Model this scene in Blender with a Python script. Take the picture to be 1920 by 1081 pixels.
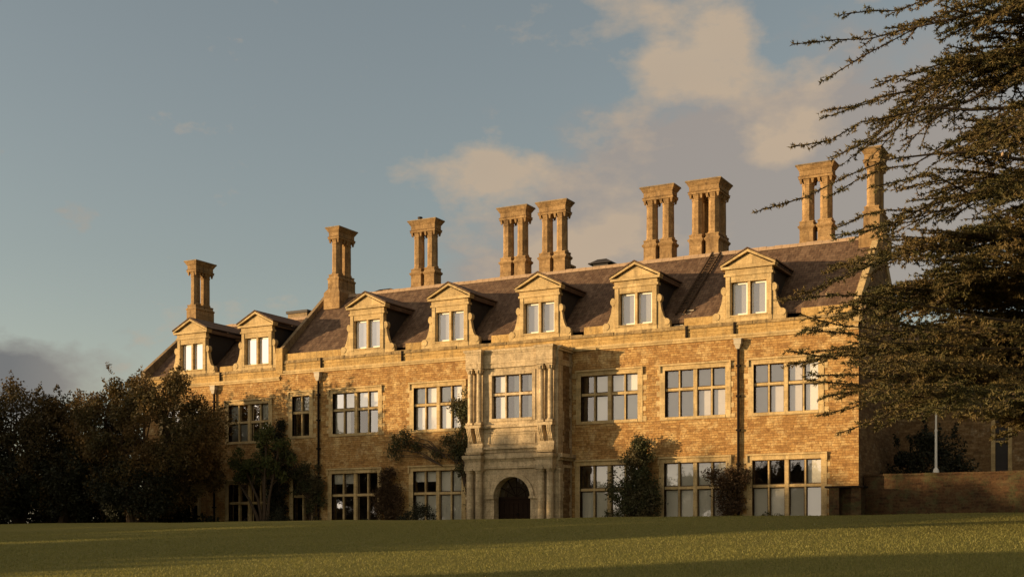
import bpy, bmesh, math, random
import numpy as np
from mathutils import Vector
S = bpy.context.scene
for o in list(bpy.data.objects): bpy.data.objects.remove(o)
COL = S.collection
rad = math.radians
# ------------------------------------------------------------------ camera
TH = rad(28.4522)                       # the camera looks this far to the left of the facade's normal
CAM = Vector((34.33, -64.97, -0.75))
cam = bpy.data.cameras.new('camera'); co = bpy.data.objects.new('camera', cam); COL.objects.link(co)
co.location = CAM; co.rotation_euler = (rad(90), 0, TH)
cam.sensor_width = 36.0; cam.lens = 2381.0 / 1920.0 * 36.0
cam.shift_y = (1018.0 - 540.5) / 1920.0
cam.clip_start = 0.1; cam.clip_end = 4000
S.camera = co
S.view_settings.view_transform = 'Standard'; S.view_settings.look = 'None'
S.view_settings.exposure = 0.68; S.view_settings.gamma = 1.0; S.view_settings.use_curve_mapping = False
S.cycles.max_bounces = 6; S.cycles.transparent_max_bounces = 12
# ------------------------------------------------------------------ sun
SEL = rad(5.0)
sd = Vector((-0.809 * math.cos(SEL), -0.588 * math.cos(SEL), math.sin(SEL)))   # towards the sun
sl = bpy.data.lights.new('sun', 'SUN'); so = bpy.data.objects.new('sun', sl); COL.objects.link(so)
sl.energy = 5.0; sl.angle = rad(0.6); sl.color = (1.0, 0.70, 0.37)
so.rotation_euler = sd.to_track_quat('Z', 'Y').to_euler(); so.location = (-60, -60, 40)

# ------------------------------------------------------------------ node helpers
class NT:
    def __init__(s, tree): s.t = tree; s.n = tree.nodes; s.l = tree.links
    def new(s, kind, **kw):
        n = s.n.new(kind)
        for k, v in kw.items(): setattr(n, k, v)
        return n
    def link(s, a, b): s.l.new(a, b)
    def put(s, v, sock):
        if isinstance(v, (int, float)): sock.default_value = v
        elif isinstance(v, (tuple, list)): sock.default_value = v if len(sock.default_value) == len(v) else tuple(v) + (1,)
        else: s.l.new(v, sock)
    def m(s, op, a, b=0.0, c=None, clamp=False):
        n = s.n.new('ShaderNodeMath'); n.operation = op; n.use_clamp = clamp
        s.put(a, n.inputs[0]); s.put(b, n.inputs[1])
        if c is not None: s.put(c, n.inputs[2])
        return n.outputs[0]
    def noise(s, vec, scale, detail=4, rough=.55, out='Fac', dist=0):
        n = s.n.new('ShaderNodeTexNoise'); n.inputs['Scale'].default_value = scale
        n.inputs['Detail'].default_value = detail; n.inputs['Roughness'].default_value = rough
        n.inputs['Distortion'].default_value = dist
        if vec is not None: s.l.new(vec, n.inputs['Vector'])
        return n.outputs[out]
    def ramp(s, fac, stops):
        n = s.n.new('ShaderNodeValToRGB'); e = n.color_ramp.elements
        while len(e) < len(stops): e.new(.5)
        for i, (p, c) in enumerate(stops):
            e[i].position = p; e[i].color = tuple(c) + (1,) if len(c) == 3 else c
        s.l.new(fac, n.inputs[0]); return n.outputs[0]
    def mix(s, fac, a, b, mode='MIX'):
        n = s.n.new('ShaderNodeMix'); n.data_type = 'RGBA'; n.blend_type = mode
        s.put(fac, n.inputs[0]); s.put(a, n.inputs[6]); s.put(b, n.inputs[7]); return n.outputs[2]
    def maprange(s, v, a, b, c=0, d=1):
        n = s.n.new('ShaderNodeMapRange'); s.put(v, n.inputs[0])
        for i, x in enumerate((a, b, c, d)): s.put(x, n.inputs[i + 1])
        return n.outputs[0]

# ------------------------------------------------------------------ world: sky with broken evening cloud
W = bpy.data.worlds.new("World"); S.world = W; W.use_nodes = True
w = NT(W.node_tree); w.n.clear()
sky = w.new('ShaderNodeTexSky', sky_type='NISHITA'); sky.sun_disc = False
sky.sun_elevation = SEL; sky.sun_rotation = math.atan2(sd.x, sd.y) % (2 * math.pi)
sky.air_density = 1.0; sky.dust_density = 1.2; sky.ozone_density = 1.0
tc = w.new('ShaderNodeTexCoord')
sep = w.new('ShaderNodeSeparateXYZ'); w.link(tc.outputs['Generated'], sep.inputs[0])
DX, DY, DZ = sep.outputs
az = w.m('MULTIPLY', w.m('ARCTAN2', DX, DY), 57.2958)      # compass angle from +Y
el = w.m('MULTIPLY', w.m('ARCSINE', DZ), 57.2958)
cmb = w.new('ShaderNodeCombineXYZ'); w.put(az, cmb.inputs[0]); w.put(w.m('MULTIPLY', el, 1.7), cmb.inputs[1])
v0 = cmb.outputs[0]
wn = w.noise(v0, .16, 5, .6, 'Color')
sub = w.new('ShaderNodeVectorMath', operation='SUBTRACT'); w.link(wn, sub.inputs[0]); sub.inputs[1].default_value = (.5, .5, .5)
scl = w.new('ShaderNodeVectorMath', operation='SCALE'); w.link(sub.outputs[0], scl.inputs[0]); scl.inputs[3].default_value = 7.0
sp2 = w.new('ShaderNodeSeparateXYZ'); w.link(scl.outputs[0], sp2.inputs[0])
azw = w.m('ADD', az, sp2.outputs[0]); elw = w.m('ADD', el, w.m('MULTIPLY', sp2.outputs[1], .6))
def blob(ca, ce, ra, re, amp):
    a = w.m('POWER', w.m('ABSOLUTE', w.m('DIVIDE', w.m('SUBTRACT', azw, ca), ra)), 2.0)
    b = w.m('POWER', w.m('ABSOLUTE', w.m('DIVIDE', w.m('SUBTRACT', elw, ce), re)), 2.0)
    return w.m('MULTIPLY', w.m('EXPONENT', w.m('MULTIPLY', w.m('ADD', a, b), -1.0)), amp)
def total(lst):
    t = blob(*lst[0])
    for x in lst[1:]: t = w.m('ADD', t, blob(*x))
    return t
peach = total([(-21.2, 21.3, 3.6, 2.0, 1.0), (-17.5, 19.2, 4.2, 1.7, .85), (-13, 23.2, 4, 1.1, .45), (-29.3, 16.3, 3.6, 1.1, 1.15), (-26.0, 22.9, 2.6, .5, .45),
               (-25.5, 13.6, 3.2, 1.5, .8), (-17, 16.8, 1.6, .9, .6), (-40.0, 10.2, 4.5, .8, .45), (-23.5, 17.5, 2.5, .7, .5), (-24.6, 13.3, 2.6, 1.1, 1.0), (-16.6, 17.4, 1.3, .5, .6),
               (5, 22, 9, 5, .9), (35, 16, 14, 5, .8), (-75, 18, 14, 4, .6), (-152, 11, 18, 6, .5), (-165, 20, 20, 6, .5)])  # rear blob out of view, added to warm the window reflections
grey = total([(-19, 16.0, 7.0, 2.6, .95), (-12, 17.5, 6, 4.5, .8), (-26, 14.8, 4, 1.6, .5), (-21, 14.6, 6, 1.9, 1.0), (-13, 15, 8, 3.2, 1.1), (-27, 12.4, 4.5, 1.4, .8), (-18, 12, 9, 1.6, .7), (-51, 7.4, 4.2, 1.4, 1.15), (-55, 6.0, 8, 1.2, .9),
              (12, 14, 12, 5, .8), (-95, 9, 12, 2.4, .7), (-30, 11, 6, 1.2, .35)])
n1 = w.noise(v0, .28, 8, .58)
n2 = w.noise(v0, .11, 3, .5)
pm = w.maprange(w.m('ADD', peach, w.m('MULTIPLY', w.m('SUBTRACT', n1, .5), 2.6)), .3, 1.05)
gm = w.maprange(w.m('ADD', grey, w.m('MULTIPLY', w.m('SUBTRACT', n1, .5), 1.6)), .18, 1.0)
hs = w.new('ShaderNodeHueSaturation'); hs.inputs['Saturation'].default_value = .55; hs.inputs['Value'].default_value = 1.0
w.link(sky.outputs[0], hs.inputs['Color'])
base = hs.outputs[0]
SKYTINT = w.mix(1.0, base, (.95, .96, .94), 'MULTIPLY')
PE = 2.6
c1 = w.mix(w.m('MULTIPLY', gm, .72), SKYTINT, (1.72, 1.42, 1.22))
lowdark = w.maprange(az, -44, -50)
c1 = w.mix(w.m('MULTIPLY', w.m('MULTIPLY', gm, lowdark), .8), c1, (.62, .68, .74))
c2 = w.mix(w.m('MULTIPLY', pm, .85), c1, w.mix(n2, (2.1, 1.68, 1.28), (2.9, 2.2, 1.5)))
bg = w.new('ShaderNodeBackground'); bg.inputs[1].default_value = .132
# added darkening of the unseen sky, right and rear right, to cut fill
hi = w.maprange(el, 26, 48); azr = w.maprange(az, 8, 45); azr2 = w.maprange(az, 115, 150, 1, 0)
fill_cut = w.m('MAXIMUM', w.m('MULTIPLY', azr, azr2), w.m('MULTIPLY', hi, 0.0), clamp=True)
c2 = w.mix(w.m('MULTIPLY', w.maprange(el, 27, 50), .65), c2, w.mix(n1, (1.5, 1.38, 1.28), (2.6, 2.3, 2.0)))  # pale veil added high above the view to lift fill on roofs and lawn
c3_ = w.mix(w.m('MULTIPLY', fill_cut, .82), c2, w.mix(n1, (.22, .21, .22), (.46, .42, .40)))
rear_fill = w.maprange(DY, .15, -.55, 0, 1)  # sky behind the camera, brightened as added fill for the shaded facade
c4_ = w.mix(rear_fill, c3_, w.mix(1.0, c3_, (2.1, 1.85, 1.55), 'MULTIPLY'))
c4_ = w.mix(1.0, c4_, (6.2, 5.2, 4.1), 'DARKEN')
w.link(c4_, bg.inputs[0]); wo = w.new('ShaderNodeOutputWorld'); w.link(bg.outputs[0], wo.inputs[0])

# ------------------------------------------------------------------ materials
def mat(name):
    m = bpy.data.materials.new(name); m.use_nodes = True; t = NT(m.node_tree)
    p = t.n['Principled BSDF']; p.inputs['Specular IOR Level'].default_value = .25
    return m, t, p
def objco(t): return t.new('ShaderNodeTexCoord').outputs['Object']
def geopos(t): return t.new('ShaderNodeNewGeometry').outputs['Position']
def bump(t, p, h, strength=.5, dist=.02):
    b = t.new('ShaderNodeBump'); b.inputs['Strength'].default_value = strength; b.inputs['Distance'].default_value = dist
    t.link(h, b.inputs['Height']); t.link(b.outputs[0], p.inputs['Normal'])
def masonry(name, cols, pale, course=.17, length=.5, palecut=(.56, .72), moss=0.0):
    m, t, p = mat(name)
    pos = geopos(t); s = t.new('ShaderNodeSeparateXYZ'); t.link(pos, s.inputs[0])
    c = t.new('ShaderNodeCombineXYZ'); t.put(t.m('ADD', s.outputs[0], s.outputs[1]), c.inputs[0]); t.put(s.outputs[2], c.inputs[1])
    wob = t.noise(c.outputs[0], 1.6, 3, .6, 'Color')
    sc = t.new('ShaderNodeVectorMath', operation='SCALE'); t.link(wob, sc.inputs[0]); sc.inputs[3].default_value = .10
    ad = t.new('ShaderNodeVectorMath', operation='ADD'); t.link(c.outputs[0], ad.inputs[0]); t.link(sc.outputs[0], ad.inputs[1])
    bk = t.new('ShaderNodeTexBrick'); t.link(ad.outputs[0], bk.inputs['Vector'])
    bk.inputs['Scale'].default_value = 1; bk.inputs['Brick Width'].default_value = length; bk.inputs['Row Height'].default_value = course
    bk.inputs['Mortar Size'].default_value = .012; bk.inputs['Mortar Smooth'].default_value = .3; bk.inputs['Bias'].default_value = 0
    bk.inputs['Color1'].default_value = (0, 0, 0, 1); bk.inputs['Color2'].default_value = (1, 1, 1, 1); bk.inputs['Mortar'].default_value = (.55, .55, .55, 1)
    bk.offset = .5; bk.squash = 1.3; bk.squash_frequency = 3
    col = t.ramp(bk.outputs['Color'], [(0, cols[0]), (.35, cols[1]), (.65, cols[2]), (1, cols[3])])
    big = t.noise(c.outputs[0], .35, 4, .65)
    col = t.mix(t.maprange(big, .35, .7, 0, .9), col, t.mix(.55, col, cols[0])); col = t.mix(.35, col, t.mix(t.noise(ad.outputs[0], 3.2, 5, .7), cols[0], cols[3]))
    pn = t.noise(ad.outputs[0], 1.3, 6, .75)
    col = t.mix(t.maprange(pn, palecut[0], palecut[1]), col, pale)
    # weathering streaks stretched down the wall
    mp = t.new('ShaderNodeMapping'); t.link(c.outputs[0], mp.inputs[0]); mp.inputs['Scale'].default_value = (2.2, .35, 1)
    st = t.noise(mp.outputs[0], 1, 5, .6)
    col = t.mix(t.m('MULTIPLY', t.maprange(st, .5, .8), .35), col, tuple(x * .45 for x in cols[0]))
    fine = t.noise(pos, 9, 4, .7)
    sp = t.noise(c.outputs[0], 5.5, 6, .85)
    col = t.mix(.7, col, t.ramp(sp, [(.36, (.50, .44, .38)), (.5, (1.0, 1.0, 1.0)), (.66, (1.30, 1.36, 1.45))]), 'MULTIPLY')
    col = t.mix(.7, col, t.ramp(fine, [(.3, (.45, .45, .45)), (.7, (1.3, 1.3, 1.3))]), 'MULTIPLY')
    if moss: 
        mn = t.noise(pos, 2.5, 5, .7)
        col = t.mix(t.m('MULTIPLY', t.maprange(mn, .5, .65), moss), col, (.09, .075, .035))
    col = t.mix(t.m('MULTIPLY', bk.outputs['Fac'], .45), col, (.10, .055, .025))
    t.link(col, p.inputs['Base Color']); p.inputs['Roughness'].default_value = .92
    hh = t.m('ADD', t.m('MULTIPLY', bk.outputs['Fac'], -.5), fine)
    bump(t, p, hh, .8, .03)
    return m
def stone(name, a, b, dark=(.12, .09, .05), joints=(.9, .4), stain=.5, scale=1.0):
    m, t, p = mat(name); pos = geopos(t)
    s = t.new('ShaderNodeSeparateXYZ'); t.link(pos, s.inputs[0])
    c = t.new('ShaderNodeCombineXYZ'); t.put(t.m('ADD', s.outputs[0], s.outputs[1]), c.inputs[0]); t.put(s.outputs[2], c.inputs[1])
    bk = t.new('ShaderNodeTexBrick'); t.link(c.outputs[0], bk.inputs['Vector']); bk.inputs['Scale'].default_value = 1
    bk.inputs['Brick Width'].default_value = joints[0]; bk.inputs['Row Height'].default_value = joints[1]; bk.inputs['Mortar Size'].default_value = .008
    bk.inputs['Color1'].default_value = (.8, .8, .8, 1); bk.inputs['Color2'].default_value = (1.1, 1.1, 1.1, 1); bk.inputs['Mortar'].default_value = (.6, .6, .6, 1)
    n = t.noise(pos, 1.1 * scale, 6, .7); f = t.noise(pos, 14, 4, .7)
    col = t.mix(t.maprange(n, .3, .7), a, b)
    col = t.mix(1.0, col, bk.outputs['Color'], 'MULTIPLY')
    mp = t.new('ShaderNodeMapping'); t.link(pos, mp.inputs[0]); mp.inputs['Scale'].default_value = (2.5, 2.5, .5)
    st = t.noise(mp.outputs[0], 1.4, 5, .65)
    col = t.mix(t.m('MULTIPLY', t.maprange(st, .5, .72), stain), col, dark)
    sp = t.noise(pos, 5.0 * scale, 6, .85)
    col = t.mix(.6 if stain > .5 else .3, col, t.ramp(sp, [(.38, (.45, .40, .34)), (.5, (1.0, 1.0, 1.0)), (.68, (1.28, 1.3, 1.35))]), 'MULTIPLY')
    col = t.mix(.5, col, t.ramp(f, [(.3, (.55, .55, .55)), (.7, (1.25, 1.25, 1.25))]), 'MULTIPLY')
    t.link(col, p.inputs['Base Color']); p.inputs['Roughness'].default_value = .9
    bump(t, p, f, .5, .02); return m
def plain(name, c, rough=.7, var=.25, scale=6, metal=0):
    m, t, p = mat(name); p.inputs['Specular IOR Level'].default_value = .25 if rough < .75 else .08; n = t.noise(geopos(t), scale, 4, .6)
    t.link(t.mix(n, tuple(x * (1 - var) for x in c), tuple(x * (1 + var) for x in c)), p.inputs['Base Color'])
    p.inputs['Roughness'].default_value = rough; p.inputs['Metallic'].default_value = metal
    return m
def leaf(name, a, b, c3=None, trans=.25, clump=.5):
    m, t, p = mat(name); pos = geopos(t)
    n = t.noise(pos, clump, 3, .6); f = t.new('ShaderNodeObjectInfo').outputs['Random']
    g = t.new('ShaderNodeNewGeometry').outputs['Random Per Island']
    col = t.mix(g, a, b)
    if c3: col = t.mix(t.maprange(n, .42, .62), col, c3)
    t.link(col, p.inputs['Base Color']); p.inputs['Roughness'].default_value = .65
    tr = t.new('ShaderNodeBsdfTranslucent'); t.link(col, tr.inputs[0])
    mx = t.new('ShaderNodeMixShader'); mx.inputs[0].default_value = trans
    t.link(p.outputs[0], mx.inputs[1]); t.link(tr.outputs[0], mx.inputs[2]); t.link(mx.outputs[0], t.n['Material Output'].inputs[0])
    return m
M = {}
M['wall'] = masonry('ironstone_masonry', [(.20, .09, .027), (.38, .195, .058), (.48, .27, .088), (.62, .40, .155)], (.60, .42, .19), .13, .36, (.50, .66))
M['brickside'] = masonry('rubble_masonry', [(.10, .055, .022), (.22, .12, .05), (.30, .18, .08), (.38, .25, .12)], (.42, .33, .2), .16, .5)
M['parapet'] = stone('parapet_stone', (.37, .225, .075), (.56, .38, .15), joints=(1.1, .55), stain=.65, scale=2)
M['coping'] = stone('mossy_coping', (.17, .11, .05), (.44, .31, .14), dark=(.07, .05, .025), joints=(1.1, 3), stain=.8, scale=3)
M['pale'] = stone('dressed_limestone', (.46, .32, .145), (.60, .445, .225), stain=.5)
M['porch'] = stone('weathered_limestone', (.44, .335, .20), (.60, .47, .295), dark=(.10, .08, .055), stain=.6)
M['chim'] = stone('chimney_stone', (.25, .15, .063), (.43, .28, .13), dark=(.09, .055, .03), joints=(.6, .32), stain=.7, scale=1.5)
M['cap'] = stone('chimney_cap_stone', (.20, .14, .08), (.34, .25, .14), dark=(.05, .04, .03), joints=(2, 2), stain=.6)
# roof tiles
m, t, p = mat('stone_slate_roof'); pos = geopos(t)
s = t.new('ShaderNodeSeparateXYZ'); t.link(pos, s.inputs[0]); c = t.new('ShaderNodeCombineXYZ')
t.put(s.outputs[0], c.inputs[0]); t.put(t.m('MULTIPLY', s.outputs[2], 1.4), c.inputs[1]); t.put(s.outputs[1], c.inputs[2])
bk = t.new('ShaderNodeTexBrick'); t.link(c.outputs[0], bk.inputs['Vector']); bk.inputs['Scale'].default_value = 1
bk.inputs['Brick Width'].default_value = .3; bk.inputs['Row Height'].default_value = .22; bk.inputs['Mortar Size'].default_value = .012
bk.inputs['Color1'].default_value = (.080, .043, .024, 1); bk.inputs['Color2'].default_value = (.145, .088, .052, 1); bk.inputs['Mortar'].default_value = (.03, .02, .016, 1)
mp = t.new('ShaderNodeMapping'); t.link(pos, mp.inputs[0]); mp.inputs['Scale'].default_value = (3.4, .5, .5); mp.inputs['Rotation'].default_value = (0, rad(12), 0)
n = t.noise(mp.outputs[0], 1.2, 5, .7); n2_ = t.noise(pos, 2.2, 5, .7)
col = t.mix(t.m('MULTIPLY', t.maprange(n, .5, .72), .4), bk.outputs['Color'], (.30, .20, .13))
col = t.mix(t.m('MULTIPLY', t.maprange(n2_, .55, .7), .5), col, (.06, .045, .03))
t.link(col, p.inputs['Base Color']); p.inputs['Roughness'].default_value = .85; bump(t, p, bk.outputs['Fac'], -.7, .03); M['roof'] = m
M['ridge'] = plain('ridge_tile_stone', (.36, .25, .16), .9, .4, 5)
M['lead'] = plain('dark_lead', (.035, .03, .028), .6, .3)
M['iron'] = plain('cast_iron_paint', (.014, .010, .008), .85, .3)
M['hopper'] = plain('pale_lead_paint', (.42, .36, .27), .6, .3)
M['white'] = plain('white_gloss_paint', (.78, .74, .66), .4, .05)
M['wood'] = plain('dark_oak_door', (.018, .010, .006), .9, .4, 9)
M['bark'] = plain('brown_bark', (.075, .052, .035), .9, .4, 8)
M['blind'] = plain('cream_blind_cloth', (.74, .70, .62), .8, .04, 2)
M['blue'] = plain('grey_lined_curtain', (.52, .47, .42), .8, .12, 3)
M['greycloth'] = plain('grey_dormer_curtain', (.27, .27, .29), .8, .15, 3)
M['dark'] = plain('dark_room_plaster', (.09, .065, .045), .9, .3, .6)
M['wardark'] = plain('old_wood', (.07, .045, .028), .8, .3)
# glass: old panes, mirror towards the sky, see-through otherwise
m, t, p = mat('old_window_glass'); t.n.remove(p)
tr = t.new('ShaderNodeBsdfTransparent'); tr.inputs[0].default_value = (.95, .95, .93, 1)
gl = t.new('ShaderNodeBsdfGlossy'); gl.inputs['Roughness'].default_value = .02; gl.inputs[0].default_value = (.95, .95, .95, 1)
fr = t.new('ShaderNodeFresnel'); fr.inputs[0].default_value = 1.6
bn = t.new('ShaderNodeBump'); bn.inputs['Strength'].default_value = .12; bn.inputs['Distance'].default_value = .02
t.link(t.noise(geopos(t), 1.3, 2, .5), bn.inputs['Height']); t.link(bn.outputs[0], gl.inputs['Normal'])
mx = t.new('ShaderNodeMixShader'); t.put(t.m('ADD', t.m('MULTIPLY', fr.outputs[0], 1.7), .11, clamp=True), mx.inputs[0])
t.link(tr.outputs[0], mx.inputs[1]); t.link(gl.outputs[0], mx.inputs[2]); t.link(mx.outputs[0], t.n['Material Output'].inputs[0]); M['glass'] = m
# lawn
m, t, p = mat('mown_grass'); pos = geopos(t)
a = t.noise(pos, .25, 5, .6); b = t.noise(pos, 4, 6, .75); f = t.noise(pos, 30, 3, .8)
col = t.mix(t.maprange(a, .3, .7), (.145, .142, .036), (.18, .165, .045))
col = t.mix(t.maprange(b, .35, .7), col, (.145, .135, .035)); col = t.mix(t.maprange(f, .45, .7), col, (.34, .29, .09))
t.link(col, p.inputs['Base Color']); p.inputs['Roughness'].default_value = .9; p.inputs['Specular IOR Level'].default_value = .05
bump(t, p, t.m('ADD', f, t.m('MULTIPLY', b, .8)), .8, .08); M['lawn'] = m
M['blade'] = leaf('grass_blade', (.155, .16, .04), (.27, .24, .07), trans=.4)
M['cedar'] = leaf('cedar_needles', (.028, .030, .009), (.12, .10, .032), (.14, .095, .032), .15, .6)
M['cedarbark'] = plain('cedar_bark', (.07, .05, .035), .9, .4, 5)
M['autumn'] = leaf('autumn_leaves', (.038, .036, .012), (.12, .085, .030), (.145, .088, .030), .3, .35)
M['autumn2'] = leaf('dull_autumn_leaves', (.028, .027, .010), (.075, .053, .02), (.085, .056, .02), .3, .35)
M['green'] = leaf('magnolia_leaves', (.035, .05, .014), (.11, .115, .035), None, .3)
M['ivy'] = leaf('wall_shrub_leaves', (.030, .038, .014), (.085, .085, .034), (.08, .065, .03), .25, 1.2)
M['rust'] = leaf('russet_climber_leaves', (.05, .030, .014), (.10, .06, .03), None, .25)
M['yew'] = leaf('yew_leaves', (.012, .014, .006), (.03, .03, .013), None, .1)
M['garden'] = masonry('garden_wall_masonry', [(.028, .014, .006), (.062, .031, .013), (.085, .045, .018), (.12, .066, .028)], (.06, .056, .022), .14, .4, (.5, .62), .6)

# ------------------------------------------------------------------ mesh helpers
class MB:
    def __init__(s): s.v = []; s.f = []
    def quad(s, a, b, c, d):
        i = len(s.v); s.v += [a, b, c, d]; s.f.append((i, i + 1, i + 2, i + 3))
    def poly(s, pts):
        i = len(s.v); s.v += list(pts); s.f.append(tuple(range(i, i + len(pts))))
    def box(s, x0, x1, y0, y1, z0, z1):
        s.hexa([(x0, y0, z0), (x1, y0, z0), (x1, y1, z0), (x0, y1, z0)], [(x0, y0, z1), (x1, y0, z1), (x1, y1, z1), (x0, y1, z1)])
    def hexa(s, lo, hi):
        i = len(s.v); n = len(lo); s.v += list(lo) + list(hi)
        s.f.append(tuple(range(i + n - 1, i - 1, -1))); s.f.append(tuple(range(i + n, i + 2 * n)))
        for k in range(n): j = (k + 1) % n; s.f.append((i + k, i + j, i + n + j, i + n + k))
    def taper(s, cx, cy, z0, z1, w0, d0, w1, d1):
        f = lambda w, d, z: [(cx - w / 2, cy - d / 2, z), (cx + w / 2, cy - d / 2, z), (cx + w / 2, cy + d / 2, z), (cx - w / 2, cy + d / 2, z)]
        s.hexa(f(w0, d0, z0), f(w1, d1, z1))
    def ext_y(s, pts, y0, y1):           # polygon in XZ (counter-clockwise seen from -Y) pushed along Y
        s.hexa([(x, y1, z) for x, z in pts], [(x, y0, z) for x, z in pts])
    def ext_x(s, pts, x0, x1):           # polygon in YZ pushed along X
        s.hexa([(x0, y, z) for y, z in pts], [(x1, y, z) for y, z in pts])
    def lathe(s, cx, cy, prof, n=14, rot=0):
        i = len(s.v)
        for r, z in prof:
            for k in range(n):
                a = 2 * math.pi * (k + rot) / n; s.v.append((cx + r * math.cos(a), cy + r * math.sin(a), z))
        for j in range(len(prof) - 1):
            for k in range(n):
                q = (k + 1) % n; s.f.append((i + j * n + k, i + j * n + q, i + (j + 1) * n + q, i + (j + 1) * n + k))
        s.f.append(tuple(range(i + n - 1, i - 1, -1))); e = i + (len(prof) - 1) * n; s.f.append(tuple(range(e, e + n)))
    def tube(s, pts, rs, n=6):
        i = len(s.v); P = [Vector(p) for p in pts]
        if not hasattr(rs, '__len__'): rs = [rs] * len(P)
        for j, p in enumerate(P):
            d = (P[min(j + 1, len(P) - 1)] - P[max(j - 1, 0)]).normalized()
            u = d.cross(Vector((0.13, .21, 1))); 
            if u.length < .1: u = d.cross(Vector((1, 0, 0)))
            u.normalize(); v = d.cross(u)
            for k in range(n):
                a = 2 * math.pi * k / n; q = p + (u * math.cos(a) + v * math.sin(a)) * rs[j]; s.v.append(tuple(q))
        for j in range(len(P) - 1):
            for k in range(n):
                q = (k + 1) % n; s.f.append((i + j * n + k, i + j * n + q, i + (j + 1) * n + q, i + (j + 1) * n + k))
        s.f.append(tuple(range(i + n - 1, i - 1, -1))); e = i + (len(P) - 1) * n; s.f.append(tuple(range(e, e + n)))
    def build(s, name, m, parent=None, smooth=False):
        me = bpy.data.meshes.new(name); me.from_pydata([tuple(v) for v in s.v], [], s.f); me.update()
        bm = bmesh.new(); bm.from_mesh(me); bmesh.ops.recalc_face_normals(bm, faces=bm.faces); bm.to_mesh(me); bm.free()
        me.materials.append(M[m] if isinstance(m, str) else m)
        if smooth: me.polygons.foreach_set('use_smooth', [True] * len(me.polygons))
        o = bpy.data.objects.new(name, me); COL.objects.link(o)
        if parent: o.parent = parent
        return o
def npmesh(name, V, k, m, parent=None):
    """V: (n*k,3) vertices of n separate k-gons"""
    n = len(V) // k; me = bpy.data.meshes.new(name)
    me.vertices.add(n * k); me.vertices.foreach_set('co', V.astype(np.float32).ravel())
    me.loops.add(n * k); me.loops.foreach_set('vertex_index', np.arange(n * k, dtype=np.int32))
    me.polygons.add(n); me.polygons.foreach_set('loop_start', np.arange(0, n * k, k, dtype=np.int32))
    me.update(calc_edges=True); me.validate()
    me.materials.append(M[m])
    o = bpy.data.objects.new(name, me); COL.objects.link(o)
    if parent: o.parent = parent
    return o
def tag(o, label=None, cat=None, group=None, kind=None):
    if label: o['label'] = label
    if cat: o['category'] = cat
    if group: o['group'] = group
    if kind: o['kind'] = kind
    return o
def empty(name, loc, **kw):
    o = bpy.data.objects.new(name, None); COL.objects.link(o); o.location = loc; o.empty_display_size = .5
    return tag(o, **kw)
def copy_tree(o, parent=None):
    c = o.copy(); COL.objects.link(c)
    if parent: c.parent = parent
    for ch in [x for x in bpy.data.objects if x.parent == o]: copy_tree(ch, c)
    return c
def put(o, parent, loc=(0, 0, 0)):
    o.parent = parent; o.location = loc; return o

# ------------------------------------------------------------------ ground
def gz(Y):
    pts = [(-900, -6), (-200, -4.2), (-100, -3.0), (-65, -2.35), (-50, -1.62), (-40, -1.02), (-30, -.48), (-20, .10), (-15, .33), (-11, .45), (-8, .46), (-5.5, .32), (-3.5, .0), (900, 0)]
    for (a, za), (b, zb) in zip(pts, pts[1:]):
        if a <= Y <= b: return za + (zb - za) * (Y - a) / (b - a)
    return 0
rng = np.random.default_rng(7)
ys = sorted(set([-900, -500, -300, -200, -140, -100, -80, -70] + list(np.arange(-65, -3, .5)) + [-3, 0, 30, 100, 300, 900]))
xs = sorted(set([-900, -500, -300, -200, -120, -80] + list(np.arange(-50, 60, 1.5)) + [60, 80, 120, 200, 400, 900]))
mb = MB()
for y in ys:
    for x in xs:
        z = gz(y)
        if -64 < y < -4 and -50 < x < 60: z += .02 * math.sin(x * .35 + y * .21) + .015 * math.sin(x * .83 - y * .4 + 1)
        mb.v.append((x, y, z))
nx = len(xs)
for j in range(len(ys) - 1):
    for i in range(nx - 1): mb.f.append((j * nx + i, j * nx + i + 1, (j + 1) * nx + i + 1, (j + 1) * nx + i))
g = mb.build('lawn', 'lawn', smooth=True); tag(g, kind='structure')

# ------------------------------------------------------------------ the manor house
house = empty('manor_house', (0, 0, 0), label='long golden stone manor house with tall twin chimneys and a columned porch', cat='manor house')
XL, XM, XR = -29.9, -17.9, 19.11
# openings: (x0, x1, z0, z1) for the glazed stone frames
def win4(a, b, z0, z1): return (a, b, z0, z1)
UP = [(3.56, 7.02), (8.63, 12.07), (13.62, 17.05), (-7.66, -4.26), (-13.72, -10.27), (-16.92, -15.55)]
LO = [(3.50, 7.05), (8.58, 12.10), (13.55, 17.20), (-7.70, -4.28), (-13.80, -10.30), (-16.85, -15.45)]
OPEN = [(a, b, 6.12, 8.66) for a, b in UP] + [(a, b, .45, 3.62) for a, b in LO]
OPEN += [(-22.2, -18.85, 5.95, 8.35), (-22.2, -18.85, .40, 3.12), (-28.0, -24.9, 5.95, 8.35), (-28.0, -24.9, .40, 3.12)]
PIERX = XM
def wall_front(opens, x0, x1, z0, z1, y, parent, m, name='wall'):
    b = MB(); X = sorted(set([x0, x1] + [v for o in opens for v in o[:2]])); Z = sorted(set([z0, z1] + [v for o in opens for v in o[2:]]))
    X = [v for v in X if x0 <= v <= x1]; Z = [v for v in Z if z0 <= v <= z1]
    for i in range(len(X) - 1):
        for j in range(len(Z) - 1):
            cx, cz = (X[i] + X[i + 1]) / 2, (Z[j] + Z[j + 1]) / 2
            if any(o[0] < cx < o[1] and o[2] < cz < o[3] for o in opens): continue
            b.quad((X[i], y, Z[j]), (X[i + 1], y, Z[j]), (X[i + 1], y, Z[j + 1]), (X[i], y, Z[j + 1]))
    return b
b = wall_front(OPEN, XL, XR, -.3, 10.2, 0, house, 'wall')
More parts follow.
